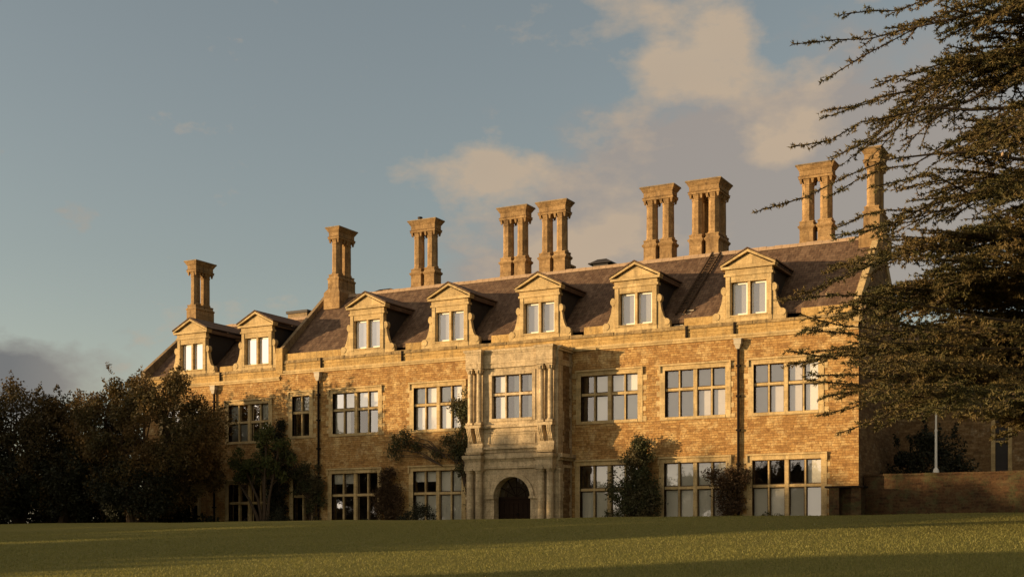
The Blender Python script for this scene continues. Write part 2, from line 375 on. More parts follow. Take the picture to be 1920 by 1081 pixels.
for x0, x1, z0, z1 in OPEN:      # reveals
    d = .45
    b.quad((x0, 0, z0), (x0, d, z0), (x0, d, z1), (x0, 0, z1)); b.quad((x1, 0, z0), (x1, d, z0), (x1, d, z1), (x1, 0, z1))
    b.quad((x0, 0, z1), (x1, 0, z1), (x1, d, z1), (x0, d, z1)); b.quad((x0, 0, z0), (x1, 0, z0), (x1, d, z0), (x0, d, z0))
b.build('wall', 'wall', house)
b = MB()   # side and rear walls, gables
b.quad((XL, 0, -.3), (XL, 10, -.3), (XL, 10, 10.2), (XL, 0, 10.2))
b.quad((XL, 10, -.3), (XR, 10, -.3), (XR, 10, 10.2), (XL, 10, 10.2))
b.quad((XR, 0, -.3), (XR, 10, -.3), (XR, 10, 10.2), (XR, 0, 10.2))
b.poly([(XL, 0, 10.2), (XL, 10, 10.2), (XL, 10, 10.6), (XL, 5, 14.72), (XL, 0, 10.6)])
b.poly([(XR, 0, 10.2), (XR, 10, 10.2), (XR, 10, 11.2), (XR, 5, 15.86), (XR, 0, 11.2)])
b.poly([(XM, 0, 10.2), (XM, 10, 10.2), (XM, 10, 11.2), (XM, 5, 15.86), (XM, 0, 11.2)])
b.build('side_wall', 'brickside', house)
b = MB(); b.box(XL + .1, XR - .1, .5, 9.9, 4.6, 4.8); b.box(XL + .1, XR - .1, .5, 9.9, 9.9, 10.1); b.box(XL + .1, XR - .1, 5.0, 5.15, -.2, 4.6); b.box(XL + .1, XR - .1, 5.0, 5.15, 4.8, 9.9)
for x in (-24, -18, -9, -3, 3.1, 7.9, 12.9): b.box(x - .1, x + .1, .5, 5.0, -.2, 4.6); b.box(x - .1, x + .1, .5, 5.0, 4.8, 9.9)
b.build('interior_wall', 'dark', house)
# roofs
def roof(x0, x1, ze, zr, name):
    b = MB(); y0 = .28; t_ = .12
    b.hexa([(x0, y0, ze), (x1, y0, ze), (x1, 5, zr), (x0, 5, zr)], [(x0, y0, ze + t_), (x1, y0, ze + t_), (x1, 5, zr + t_), (x0, 5, zr + t_)])
    b.hexa([(x0, 9.72, ze), (x1, 9.72, ze), (x1, 5, zr), (x0, 5, zr)], [(x0, 9.72, ze + t_), (x1, 9.72, ze + t_), (x1, 5.0, zr + t_), (x0, 5.0, zr + t_)])
    r = b.build('roof', 'roof', house)
    b = MB(); x = x0; rn = random.Random(3)
    while x < x1:
        e = min(x + .45, x1); h = zr + .2 + rn.uniform(-.015, .02)
        b.ext_x([(4.8, zr - .02), (5.2, zr - .02), (5.08, h), (4.92, h)], x, e - .012); x += .45
    b.build('ridge_tiles', 'ridge', r); return r
roof(XM + .12, XR - .25, 11.25, 15.78, 'roof')
roof(XL + .25, XM - .002, 10.55, 14.62, 'roof')
# gable copings
def gcoping(x0, x1, zf, zr, kneel=True):
    b = MB(); t_ = .26
    for s_ in (1, -1):
        a, c = (.05 if s_ > 0 else 9.95), 5.0
        b.hexa([(x0, a, zf - .4), (x1, a, zf - .4), (x1, c, zr - .4), (x0, c, zr - .4)], [(x0, a, zf + t_), (x1, a, zf + t_), (x1, c, zr + t_), (x0, c, zr + t_)])
    if kneel: b.box(x0 - .03, x1 + .12, -.10, .42, zf - .85, zf + .22)
    b.build('gable_coping', 'pale' if x0 > 10 else 'cap', house)
gcoping(XM - .12, XM + .14, 11.55, 15.95)
gcoping(XR - .28, XR + .06, 11.35, 15.95)
gcoping(XL - .06, XL + .22, 10.9, 14.85)
# string course, parapet and broken coping
rn = random.Random(11)
def run(x0, x1, zs, ztop, name=''):
    b = MB(); b.box(x0, x1, -.13, .0, zs - .05, zs + .07); b.box(x0, x1, -.07, -.0, zs - .16, zs - .05); b.build('string_course', 'pale', house)
    b = MB(); b.box(x0, x1, -.035, .30, zs + .07, ztop - .18); b.box(x0, x1, -.075, -.035, zs + .36, zs + .42); b.build('parapet', 'parapet', house)
    b = MB(); x = x0
    while x < x1 - .01:
        e = min(x + rn.uniform(.7, 1.3), x1); j = rn.uniform(-.03, .03); q = rn.uniform(-.025, .02)
        b.hexa([(x, -.10 + q, ztop - .18), (e, -.10 + q, ztop - .18), (e, .33, ztop - .18), (x, .33, ztop - .18)],
               [(x + .01, -.06 + q, ztop + j), (e - .01, -.06 + q, ztop + j + rn.uniform(-.02, .02)), (e - .01, .30, ztop + j), (x + .01, .30, ztop + j)]); x = e
    b.build('parapet_coping', 'coping', house)
run(XM + .0, -2.72, 10.27, 11.0); run(-2.72, 2.92, 10.27, 11.0); run(2.92, XR, 10.27, 11.0); run(XL, XM - .002, 9.92, 10.62)
b = MB(); b.box(XM - .22, XM + .30, -.16, .36, 10.2, 11.82); b.build('parapet_pier', 'parapet', house); b = MB(); b.box(XR - .45, XR + .03, -.10, .36, 10.98, 11.35); b.build('parapet_pier', 'parapet', house)
# windows
def glazing(x0, x1, z0, z1, yb, lights, king, tz, parent_name='window', blinds=None, outer=.30, hood=True, quoins=True, leaded=False, m='pale', sillm=None, seed=0):
    """stone mullioned window; yb = wall face"""
    r = random.Random(seed); b = MB(); W_ = x1 - x0; th = .115; kt = .25
    fy0, fy1 = yb + .10, yb + .34
    # surround and hood, proud of the wall
    o = outer
    b.box(x0 - o, x0, yb - .030, yb + .20, z0 - .16, z1 + .02); b.box(x1, x1 + o, yb - .030, yb + .20, z0 - .16, z1 + .02)
    b.box(x0 - o, x1 + o, yb - .033, yb + .20, z1 + .02, z1 + .25)
    b.box(x0, x1, yb - .05, yb + .24, z0 - .16, z0 + .0)
    if hood: b.box(x0 - o - .03, x1 + o + .03, yb - .13, yb - .03, z1 + .25, z1 + .34); b.box(x0 - o - .03, x0 - o + .07, yb - .11, yb - .028, z1 - .1, z1 + .25); b.box(x1 + o - .07, x1 + o + .03, yb - .11, yb - .028, z1 - .1, z1 + .25)
    if quoins:
        z = z0 - .16; k = 0
        while z < z1 + .1:
            h = r.uniform(.2, .34); h = min(h, z1 + .2 - z)
            for sgn in (0, 1):
                if (k + sgn) % 2:
                    wq = r.uniform(.13, .26)
                    if sgn: b.box(x1 + o, x1 + o + wq, yb - .012, yb + .05, z + .01, z + h - .01)
                    else: b.box(x0 - o - wq, x0 - o, yb - .012, yb + .05, z + .01, z + h - .01)
            z += h; k += 1
    # mullions
    ms = []; n = lights
    free = W_ - (kt if king else 0) - th * (n - 1 - (1 if king else 0)); lw = free / n
    x = x0; cells = []
    for i in range(n):
        cells.append((x, x + lw)); x += lw
        if i < n - 1:
            tk = kt if (king and i == n // 2 - 1) else th
            b.hexa([(x, fy1, z0), (x + tk, fy1, z0), (x + tk, fy1, z1), (x, fy1, z1)], [(x + .02, fy0 - (.05 if tk == kt else 0), z0), (x + tk - .02, fy0 - (.05 if tk == kt else 0), z0), (x + tk - .02, fy0 - (.05 if tk == kt else 0), z1), (x + .02, fy0 - (.05 if tk == kt else 0), z1)])
            x += tk
    if tz: b.hexa([(x0, fy1, tz - .09), (x1, fy1, tz - .09), (x1, fy1, tz + .09), (x0, fy1, tz + .09)], [(x0, fy0 - .02, tz - .07), (x1, fy0 - .02, tz - .07), (x1, fy0 - .02, tz + .07), (x0, fy0 - .02, tz + .07)])
    f = b.build('window', m, house)
    c = MB(); rows = [(z0, tz - .09), (tz + .09, z1)] if tz else [(z0, z1)]
    for (a, e) in cells:
        for (q, w2) in rows:
            for xa, xb, za, zb in ((a, a + .035, q, w2), (e - .035, e, q, w2), (a + .035, e - .035, q, q + .035), (a + .035, e - .035, w2 - .035, w2)):
                c.box(xa, xb, fy0 + .10, fy0 + .15, za, zb)
    c.build('casement', 'wardark', f)
    g_ = MB()
    for (a, e) in cells:
        for (q, w2) in rows:
            tlt = r.uniform(-.006, .006)
            g_.quad((a, fy0 + .125 + tlt, q), (e, fy0 + .125 - tlt, q), (e, fy0 + .125 - tlt, w2), (a, fy0 + .125 + tlt, w2))
    g_.build('pane', 'glass', f)
    if blinds:
        bb = MB(); cc = MB()
        for rowi, code in enumerate(blinds):      # first string = top row
            q, w2 = rows[-1 - rowi] if len(rows) > 1 else rows[0]
            for (a, e), ch in zip(cells, code):
                y = fy0 + .19
                if ch == 'b': bb.box(a - .05, e + .05, y, y + .01, q - .08, w2 + .08)
                elif ch == 'h': bb.box(a - .05, e + .05, y, y + .01, (q + w2) / 2, w2 + .08)
                elif ch == 'l': bb.box(a - .05, a + lw * .45, y, y + .01, q - .08, w2 + .08)
                elif ch == 'r': bb.box(a + lw * .5, e + .05, y, y + .01, q - .08, w2 + .08)
                elif ch == 'c': cc.box(a - .05, e + .05, y, y + .01, q - .08, w2 + .08)
        if bb.v: bb.build('blind', 'blind', f)
        if cc.v: cc.build('curtain', 'blue', f)
    return f
CU = {0: ('.bbb', '.bbb'), 1: ('cccc', 'cccc'), 2: ('cccb', 'cccb'), 3: ('bbbb', 'bbbb'), 4: ('bbbb', 'bl..'), 5: ('bb', 'l.')}
CL_ = {0: ('.bbb', 'bbbb'), 1: ('bbbb', 'bbbc'), 2: ('...b', 'bbbb'), 3: ('hhbb', 'bbbb'), 4: ('hh..', '....'), 5: ('..', '..')}
for i, (a, e) in enumerate(UP): glazing(a, e, 6.12, 8.66, 0, 4 if i < 5 else 2, i < 5, 7.62, blinds=CU[i], seed=i)
for i, (a, e) in enumerate(LO): glazing(a, e, .45, 3.62, 0, 4 if i < 5 else 2, i < 5, 2.27, blinds=CL_[i], seed=20 + i, quoins=(i == 2))
glazing(-22.2, -18.85, 5.95, 8.35, 0, 4, True, 7.2, blinds=('bbbb', 'bbbb'), seed=40, quoins=False)
glazing(-22.2, -18.85, .40, 3.12, 0, 4, True, 1.9, blinds=('bbbb', 'b.bb'), seed=41, quoins=False)
glazing(-28.0, -24.9, 5.95, 8.35, 0, 4, True, 7.2, blinds=('b.bb', '..bb'), seed=42, quoins=False)
glazing(-28.0, -24.9, .40, 3.12, 0, 4, True, 1.9, seed=43, quoins=False)

# ---- dormers (one built, then copied)
def make_dormer():
    b = MB(); yf = -.03; ck = [MB(), MB()]
    b.box(-1.26, 1.26, yf, .26, -.16, 0)
    b.box(-1.26, -.97, yf, .25, 0, 2.36); b.box(.97, 1.26, yf, .25, 0, 2.36); b.box(-.97, .97, yf, .25, 0, .22)
    b.box(-.97, .97, yf, .25, 1.98, 2.36); b.box(-.07, .07, yf + .05, .22, .22, 1.98)
    b.box(-1.34, 1.34, yf - .06, .3, 2.30, 2.42)                                   # architrave
    b.box(-1.28, 1.28, yf - .02, .26, 2.42, 2.66)                                   # frieze
    b.ext_y([(-1.02, .16), (1.02, .16), (1.02, .22), (-1.02, .22)], yf - .05, yf)
    for s_ in (-1, 1):                                                             # panelled pilaster edges
        b.box(min(s_ * 1.24, s_ * 1.02), max(s_ * 1.24, s_ * 1.02), yf - .035, yf, .12, 2.28)
    for s_ in (-1, 1):                                                             # cheeks back to the slope
        xa, xb = (s_ * 1.26, s_ * 1.20)
        ck[s_ > 0].ext_x([(.25, 0.0), (.25, 2.62), (3.05, 2.62), (.9, .45)], min(xa, xb) , max(xa, xb))
    d = b.build('dormer', 'pale', house); [q.build('cheek', 'lead', d) for q in ck]
    b = MB()   # pediment with cornice
    b.box(-1.47, 1.47, -.20, 1.0, 2.66, 2.79)
    b.ext_y([(-1.30, 2.79), (1.30, 2.79), (0, 3.45)], yf - .02, .3)
    for s_ in (-1, 1):
        pts = [(s_ * 1.50, 2.77), (0, 3.50), (0, 3.64), (s_ * 1.50, 2.88)]
        b.ext_y(pts if s_ < 0 else pts[::-1], -.22, .30)
    p_ = b.build('pediment', 'pale', d)
    b = MB()
    for s_ in (-1, 1):
        pts = [(s_ * 1.54, 2.885), (0, 3.665), (0, 3.74), (s_ * 1.54, 2.96)]
        pts2 = pts if s_ < 0 else pts[::-1]
        b.ext_y(pts2, -.26, 4.2)
    for s_ in (-1, 1): b.box(min(s_ * 1.50, s_ * 1.30), max(s_ * 1.50, s_ * 1.30), .30, 3.3, 2.60, 2.84)
    b.build('dormer_roof', 'roof', d)
    for s_ in (-1, 1):   # scroll brackets
        pr = [(1.28, -.14), (2.0, -.14), (2.02, .18), (1.78, .34), (1.62, .58), (1.50, .95), (1.45, 1.25), (1.42, 1.42), (1.28, 1.5)]
        b = MB(); pts = [(s_ * x, z) for x, z in pr]; b.ext_y(pts if s_ > 0 else pts[::-1], .0, .26)
        n = 12; cc = [(s_ * 1.38 + .15 * math.cos(2 * math.pi * k / n), 1.56 + .22 * math.sin(2 * math.pi * k / n)) for k in range(n)]
        b.ext_y(cc, -.03, .29)
        cc = [(s_ * 1.80 + .2 * math.cos(2 * math.pi * k / n), .22 + .2 * math.sin(2 * math.pi * k / n)) for k in range(n)]
        b.ext_y(cc, -.03, .29)
        b.build('scroll_bracket', 'pale', d)
    b = MB(); g_ = MB(); cl = MB()
    for a in (-.90, .12):
        e = a + .78
        for xa, xb, za, zb in ((a, a + .07, .24, 1.95), (e - .07, e, .24, 1.95), (a + .07, e - .07, .24, .34), (a + .07, e - .07, 1.87, 1.95)): b.box(xa, xb, .20, .25, za, zb)
        g_.quad((a + .07, .23, .34), (e - .07, .23, .34), (e - .07, .23, 1.87), (a + .07, .23, 1.87))
        cl.box(a + .02, e - .02, .32, .33, .25, 1.95)
    b.build('casement', 'white', d); g_.build('pane', 'glass', d); cl.build('curtain', 'greycloth', d)
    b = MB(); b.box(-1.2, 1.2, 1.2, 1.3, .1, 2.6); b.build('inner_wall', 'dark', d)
    return d
dm = make_dormer(); DX_ = [13.36, 6.92, .93, -5.08, -11.08]
for i, x in enumerate(DX_ + [-19.8, -25.4]):
    d = dm if i == 0 else copy_tree(dm, house)
    d.location = (x, -.02, 11.12 if i < 5 else 10.70)
    if i >= 5: d.scale = (1, 1, 1)
# crenel blocks of pale parapet between the dormers (a gap is left to the right of each dormer)
edges = [(-17.5, -13.15)] + [(x + 2.02 + .78, nx_ - 2.02) for x, nx_ in zip(DX_[::-1], DX_[::-1][1:])] + [(13.36 + 2.8, XR - .45)]
for x0, x1 in edges:
    x = x0; b = MB()
    while x < x1 - .05:
        e = min(x + 1.05, x1); b.box(x, e - .008, .04, .26, 11.0, 11.44); x = e
    b.build('parapet_block', 'parapet', house)
b = MB(); b.box(-23.2 + .2, -21.9, .04, .26, 10.62, 10.98); b.build('parapet_block', 'parapet', house)
# ---- chimneys
def chimney(cx, cy, nx_, ny_, zb=15.3, zt=20.42, wide=False, sc=1.0):
    px, py = 1.02 * sc, 1.0 * sc
    b = MB(); pos = [((i - (nx_ - 1) / 2) * px + cx, (j - (ny_ - 1) / 2) * py + cy) for i in range(nx_) for j in range(ny_)]
    W_, D_ = (nx_ - 1) * px, (ny_ - 1) * py
    if wide:
        b.taper(cx, cy, zb, zb + 1.1, W_ + 1.28, D_ + 1.28, W_ + 1.28, D_ + 1.28); b.taper(cx, cy, zb + 1.1, zb + 1.4, W_ + 1.28, D_ + 1.28, W_ + .86, D_ + .92)
        b.box(cx - W_ / 2 - .43, cx + W_ / 2 + .43, cy - D_ / 2 - .46, cy + D_ / 2 + .46, zb + 1.4, 16.85 + (zt - 20.42))
    o = zt - 20.42
    for x, y in pos:
        if not wide:
            b.taper(x, y, zb, 15.95 + o, .86, .98, .86, .98); b.taper(x, y, 15.95 + o, 16.2 + o, .86, .98, .76, .88); b.box(x - .38, x + .38, y - .44, y + .44, 16.2 + o, 16.8 + o)
        b.taper(x, y, 16.8 + o, 16.92 + o, .76, .88, .96, 1.04 if ny_ == 1 else .96); b.taper(x, y, 16.92 + o, 17.0 + o, .96, .98, .96, .98)
        b.taper(x, y, 17.0 + o, 17.18 + o, .84, .9, .72, .8); b.taper(x, y, 17.18 + o, 17.26 + o, .80, .86, .80, .86)
    c = b.build('chimney', 'chim', house)
    for x, y in pos:
        s_ = MB(); s_.lathe(x, y, [(.40, 17.26 + o), (.40, 17.36 + o), (.345, 17.42 + o), (.345, 18.3 + o), (.335, 19.28 + o), (.37, 19.30 + o), (.37, 19.36 + o), (.33, 19.38 + o), (.42, 19.62 + o)], 8, .5)
        for sx in (-1, 1):
            for sy in (-1, 1): s_.taper(x + sx * .33, y + sy * .33, 19.38 + o, 19.62 + o, .08, .08, .16, .16)
        s_.build('chimney_shaft', 'chim', c)
    b = MB()
    b.box(cx - W_ / 2 - .45, cx + W_ / 2 + .45, cy - D_ / 2 - .45, cy + D_ / 2 + .45, 19.62 + o, 19.76 + o)
    b.taper(cx, cy, 19.76 + o, 19.82 + o, W_ + .98, D_ + .98, W_ + .80, D_ + .80)
    b.box(cx - W_ / 2 - .40, cx + W_ / 2 + .40, cy - D_ / 2 - .40, cy + D_ / 2 + .40, 19.82 + o, 20.08 + o)
    b.taper(cx, cy, 20.08 + o, 20.34 + o, W_ + .84, D_ + .84, W_ + 1.14, D_ + 1.14)
    b.build('chimney_entablature', 'chim', c)
    b = MB(); b.taper(cx, cy, 20.34 + o, zt, W_ + 1.20, D_ + 1.20, W_ + 1.16, D_ + 1.16); b.build('chimney_cap', 'cap', c)
    return c
c3 = chimney(-10.4, 5.72, 2, 1)
b = MB(); b.lathe(-10.85, 5.7, [(.14, 20.42), (.14, 20.60), (.17, 20.62), (.16, 20.72)], 10); b.build('chimney_pot', 'lead', c3)
chimney(-3.68, 5.68, 2, 1); chimney(-.92, 5.68, 2, 1); chimney(6.07, 5.72, 2, 1); chimney(8.93, 6.25, 2, 2); chimney(15.48, 5.72, 2, 1)
chimney(-16.68, 5.0, 1, 2, zb=14.9, wide=True); chimney(-29.2, 5.0, 1, 2, zb=13.8, zt=19.5, wide=True); chimney(18.75, 5.4, 1, 2, zb=14.9, zt=20.6, wide=True)
b = MB()   # small stacks and a dark cowl showing above the ridge behind
b.box(-23.0, -21.3, 7.2, 8.4, 13.0, 15.62); b.build('low_chimney', 'cap', house)
b = MB(); b.box(-23.1, -21.2, 7.1, 8.5, 15.62, 15.80); b.build('chimney_cap', 'lead', house)
b = MB(); b.box(-1.9, -1.2, 8.2, 9.0, 14, 17.0); b.box(-2.0, -1.1, 8.1, 9.1, 17.0, 17.12); b.box(-2.7, -1.1, 7.7, 8.1, 14, 16.5); b.build('low_chimney', 'chim', house)
b = MB(); b.taper(1.95, 6.6, 16.1, 16.42, 1.0, .8, 1.0, .8); b.taper(1.95, 6.6, 16.42, 16.5, 1.55, 1.2, 1.5, 1.1); b.taper(1.95, 6.6, 16.5, 16.74, 1.4, 1.0, .6, .4); b.build('roof_vent', 'lead', house)
b = MB(); b.taper(-13.9, 6.3, 15.9, 16.22, 1.9, .9, 1.6, .7); b.taper(-13.9, 6.3, 16.22, 16.36, 1.6, .7, .9, .4); b.build('roof_vent', 'roof', house)
# ---- rainwater pipes
def pipe(x, zt, zb=.2):
    b = MB(); b.tube([(x, -.12, zb), (x, -.12, zt - .5)], .075, 8)
    for z in (1.6, 3.4, 5.2, 7.0, 8.6): 
        if z < zt - .7: b.box(x - .11, x + .11, -.21, -.03, z, z + .1)
    o = b.build('downpipe', 'iron', house)
    b = MB(); b.taper(x, -.16, zt - .55, zt - .3, .18, .2, .34, .28); b.box(x - .20, x + .20, -.32, -.02, zt - .3, zt - .05); b.taper(x, -.17, zt - .05, zt, .46, .34, .5, .36)
    b.build('hopper_head', 'hopper', o)
pipe(-14.75, 10.08); pipe(12.83, 10.08); pipe(-23.35, 9.74)
b = MB()
for x in (-14.55, -8.45, 9.9, 12.6): b.box(x - .05, x + .05, -.14, -.037, 10.36, 10.98)
b.box(-22.9, -22.8, -.14, -.037, 10.0, 10.6); b.build('overflow_spout', 'iron', house)

# ---- porch
pc = .09
b = wall_front([(pc - 1.17, pc + 1.17, -.3, 1.87), (pc - 1.33, pc + 1.33, 6.32, 8.80)], pc - 2.9, pc + 2.9, -.3, 10.2, -1.78, house, 'porch')
# cut the arch: replace quads above the spring by a fan
b.f = [f for f in b.f if not (abs(sum(b.v[i][0] for i in f) / 4 - pc) < 1.17 and 1.87 < sum(b.v[i][2] for i in f) / 4 < 6.3)]
N = 20; arc = [(pc + 1.17 * math.cos(math.pi * k / N), 1.87 + 1.15 * math.sin(math.pi * k / N)) for k in range(N + 1)]
for k in range(N):
    (xa, za), (xb, zb_) = arc[k], arc[k + 1]
    b.quad((xa, -1.78, za), (xa, -1.78, 3.3), (xb, -1.78, 3.3), (xb, -1.78, zb_)); b.quad((xa, -1.78, za), (xb, -1.78, zb_), (xb, -1.2, zb_), (xa, -1.2, za))
b.quad((pc - 1.17, -1.78, 3.3), (pc + 1.17, -1.78, 3.3), (pc + 1.17, -1.78, 6.32), (pc - 1.17, -1.78, 6.32))
for s_ in (-1, 1): b.quad((pc + s_ * 1.17, -1.78, -.3), (pc + s_ * 1.17, -1.2, -.3), (pc + s_ * 1.17, -1.2, 1.87), (pc + s_ * 1.17, -1.78, 1.87))
for s_ in (-1, 1): b.box(min(pc + s_ * 2.9, pc + s_ * 2.6), max(pc + s_ * 2.9, pc + s_ * 2.6), -1.775, -1.3, -.3, 10.2)
b.box(pc - 2.9, pc + 2.9, -1.7, 0, 10.0, 10.2); b.box(pc - 2.6, pc + 2.6, -.5, -.4, 4.4, 10.0); b.box(pc - 2.6, pc + 2.6, -1.7, 0, 4.2, 4.4)
po = b.build('porch', 'porch', house)
b = MB()
for s_ in (-1, 1): b.box(min(pc + s_ * 2.895, pc + s_ * 2.6), max(pc + s_ * 2.895, pc + s_ * 2.6), -1.3, -.001, -.3, 10.2)
z = 0; rn = random.Random(5)
b.build('porch_side_wall', 'brickside', po)
b = MB()
while z < 10:   # toothed quoins on the porch flanks
    h = rn.uniform(.3, .45); l = rn.choice((.12, .3))
    b.box(pc + 2.897, pc + 2.905, -1.31, -1.3 + l, z, z + h - .02)
    b.box(pc + 2.897, pc + 2.905, -.15 - rn.choice((.02, .18)), -.04, z, z + h - .02); z += h
b.build('porch_quoins', 'porch', po)
def slab(b, x0, x1, y0, z0, z1, e=0, yb=-1.77):   # moulding slab wrapping the front: e = how far it flares upward
    b.hexa([(x0, y0, z0), (x1, y0, z0), (x1, yb, z0), (x0, yb, z0)], [(x0 - e, y0 - e, z1), (x1 + e, y0 - e, z1), (x1 + e, yb, z1), (x0 - e, yb, z1)])
PL, PR = (pc - 2.78, pc - 1.78), (pc + 1.78, pc + 2.78)
b = MB()
for (x0, x1) in (PL, PR):     # projecting entablatures over the column pairs
    slab(b, x0, x1, -2.24, 9.22, 9.46); slab(b, x0 - .02, x1 + .02, -2.27, 9.46, 9.52); slab(b, x0, x1, -2.23, 9.52, 10.0); slab(b, x0, x1, -2.24, 10.0, 10.14, .06); slab(b, x0 - .08, x1 + .08, -2.34, 10.14, 10.26, .03)
slab(b, PL[1], PR[0], -1.90, 9.22, 9.46); slab(b, PL[1], PR[0], -1.93, 9.46, 9.52); slab(b, PL[1], PR[0], -1.89, 9.52, 10.0); slab(b, PL[1] + .07, PR[0] - .07, -1.90, 10.0, 10.14, .06); slab(b, PL[1] + .1, PR[0] - .1, -2.0, 10.14, 10.26, .02)
for s_ in (-1, 1):            # the same mouldings along the flanks
    xa = pc + s_ * 2.9
    for z0, z1, e in ((9.22, 9.46, .03), (9.46, 9.52, .06), (10.0, 10.14, .08), (10.14, 10.26, .16)): b.box(min(xa, xa + s_ * e), max(xa, xa + s_ * e), -1.775, -.002, z0, z1)
b.build('upper_entablature', 'porch', po)
b = MB()
for (x0, x1) in (PL, PR):     # plinths, consoles
    slab(b, x0, x1, -2.28, 5.82, 5.98, .03)
    for cx in (x0 + .22, x0 + .78):
        prof = [(-1.77, 4.95), (-1.93, 4.95), (-2.04, 5.1), (-2.08, 5.3), (-2.20, 5.5), (-2.26, 5.68), (-2.26, 5.82), (-1.77, 5.82)]
        b.ext_x(prof, cx - .15, cx + .15)
        for q in (-.1, 0, .1): b.ext_x([(y_ - .02, z_) for y_, z_ in prof], cx + q - .02, cx + q + .02)
    slab(b, x0, x1, -2.02, 4.72, 4.95); slab(b, x0 - .03, x1 + .03, -2.12, 4.45, 4.72); slab(b, x0, x1, -2.26, 4.33, 4.45, .05)
slab(b, PL[1] + .05, PR[0] - .05, -1.95, 5.82, 5.98, .02); slab(b, PL[1], PR[0], -1.84, 5.55, 5.62); 
for x0, x1, z0, z1 in ((pc - 1.5, pc + 1.5, 5.42, 5.47), (pc - 1.5, pc + 1.5, 4.88, 4.93), (pc - 1.5, pc - 1.44, 4.93, 5.42), (pc + 1.44, pc + 1.5, 4.93, 5.42)): b.box(x0, x1, -1.83, -1.77, z0, z1)
slab(b, PL[1], PR[0], -1.98, 4.60, 4.72); slab(b, PL[1], PR[0], -1.84, 4.42, 4.60)
b.build('console_band', 'porch', po)
b = MB()
for (x0, x1) in (PL, PR):
    slab(b, x0 - .04, x1 + .04, -2.34, 3.50, 3.66); slab(b, x0 - .02, x1 + .02, -2.30, 3.66, 3.9); slab(b, x0 - .02, x1 + .02, -2.32, 3.9, 4.06, .08); slab(b, x0 - .12, x1 + .12, -2.44, 4.06, 4.26, .02)
slab(b, PL[1] + .05, PR[0] - .05, -1.9, 3.50, 3.66); slab(b, PL[1] + .03, PR[0] - .03, -1.87, 3.66, 3.9); slab(b, PL[1] + .1, PR[0] - .1, -1.9, 3.9, 4.06, .08); slab(b, PL[1] + .14, PR[0] - .14, -2.04, 4.06, 4.26, 0)
for s_ in (-1, 1):
    xa = pc + s_ * 2.9
    for z0, z1, e in ((3.50, 3.66, .04), (3.9, 4.06, .12), (4.06, 4.26, .26)): b.box(min(xa, xa + s_ * e), max(xa, xa + s_ * e), -1.775, -.002, z0, z1)
b.build('lower_entablature', 'porch', po)
for (x0, x1) in (PL, PR):
    for cx in (x0 + .22, x0 + .78):
        b = MB(); r_ = .155
        b.box(cx - .22, cx + .22, -2.24, -1.79, 5.98 + .03, 6.12); b.lathe(cx, -2.02, [(.21, 6.12), (.2, 6.18), (r_, 6.22), (r_, 7.4), (r_ * .88, 8.92), (.17, 8.93), (.14, 8.97), (.2, 9.12)], 14)
        b.box(cx - .21, cx + .21, -2.23, -1.80, 9.12, 9.2)
        for k in range(8):
            a = math.pi / 4 * k; b.taper(cx + .18 * math.cos(a), -2.02 + .18 * math.sin(a), 8.95, 9.14, .04, .04, .1, .1)
        b.build('column', 'porch', po, False)
        b = MB(); r_ = .205
        b.box(cx - .25, cx + .25, -2.32, -1.79, -.2, .3); b.lathe(cx, -2.06, [(.25, .3), (.24, .4), (r_, .45), (r_, 1.6), (r_ * .92, 3.24), (.22, 3.26), (.24, 3.34), (.26, 3.4)], 14)
        b.box(cx - .26, cx + .26, -2.33, -1.79, 3.4, 3.495); b.build('column', 'porch', po, False)
for s_ in (-1, 1):           # pilasters on the flanks beside the front corner
    xa = pc + s_ * 2.9
    b = MB(); b.box(min(xa, xa + s_ * .12), max(xa, xa + s_ * .12), -1.74, -1.38, -.2, 3.4); b.box(min(xa, xa + s_ * .17), max(xa, xa + s_ * .17), -1.77, -1.34, 3.3, 3.45)
    b.box(min(xa, xa + s_ * .17), max(xa, xa + s_ * .17), -1.77, -1.34, 1.80, 1.92); b.build('pilaster', 'porch', po)
b = MB(); no = 24           # archivolt and imposts
for k in range(no):
    a0, a1 = math.pi * k / no, math.pi * (k + 1) / no
    q = lambda r, a, y: (pc + r * math.cos(a), y, 1.87 + r * math.sin(a) * .985)
    b.hexa([q(1.17, a0, -1.79), q(1.17, a1, -1.79), q(1.42, a1, -1.79), q(1.42, a0, -1.79)], [q(1.17, a0, -1.86), q(1.17, a1, -1.86), q(1.42, a1, -1.88), q(1.42, a0, -1.88)])
for s_ in (-1, 1): b.box(min(pc + s_ * 1.13, pc + s_ * 1.72), max(pc + s_ * 1.13, pc + s_ * 1.72), -1.92, -1.2, 1.78, 1.90)
b.build('archivolt', 'porch', po)
glazing(pc - 1.30, pc + 1.30, 6.34, 8.78, -1.79, 3, False, 7.72, blinds=('rrr', 'rrr'), outer=.2, hood=False, quoins=False, m='porch', seed=77)
b = MB(); b.box(pc - 1.2, pc + 1.2, -1.24, -1.18, -.2, 1.78)
for k in range(8): x = pc - 1.1 + k * .3; b.box(x - .02, x + .02, -1.27, -1.24, -.1, 1.7)
for z in (.25, .95, 1.55): b.box(pc - 1.15, pc + 1.15, -1.28, -1.24, z, z + .09)
b.box(pc - 1.2, pc + 1.2, -1.30, -1.16, 1.78, 1.90)
dr = b.build('door', 'wood', house); b = MB(); b.lathe(pc + .1, -1.3, [(.05, .9), (.06, .95), (.05, 1.0)], 8); b.build('handle', 'iron', dr)
b = MB(); b.poly([(pc + 1.16 * math.cos(math.pi * k / 20), -1.22, 1.9 + 1.1 * math.sin(math.pi * k / 20)) for k in range(21)]); b.build('fanlight_glass', 'glass', dr)
b = MB()
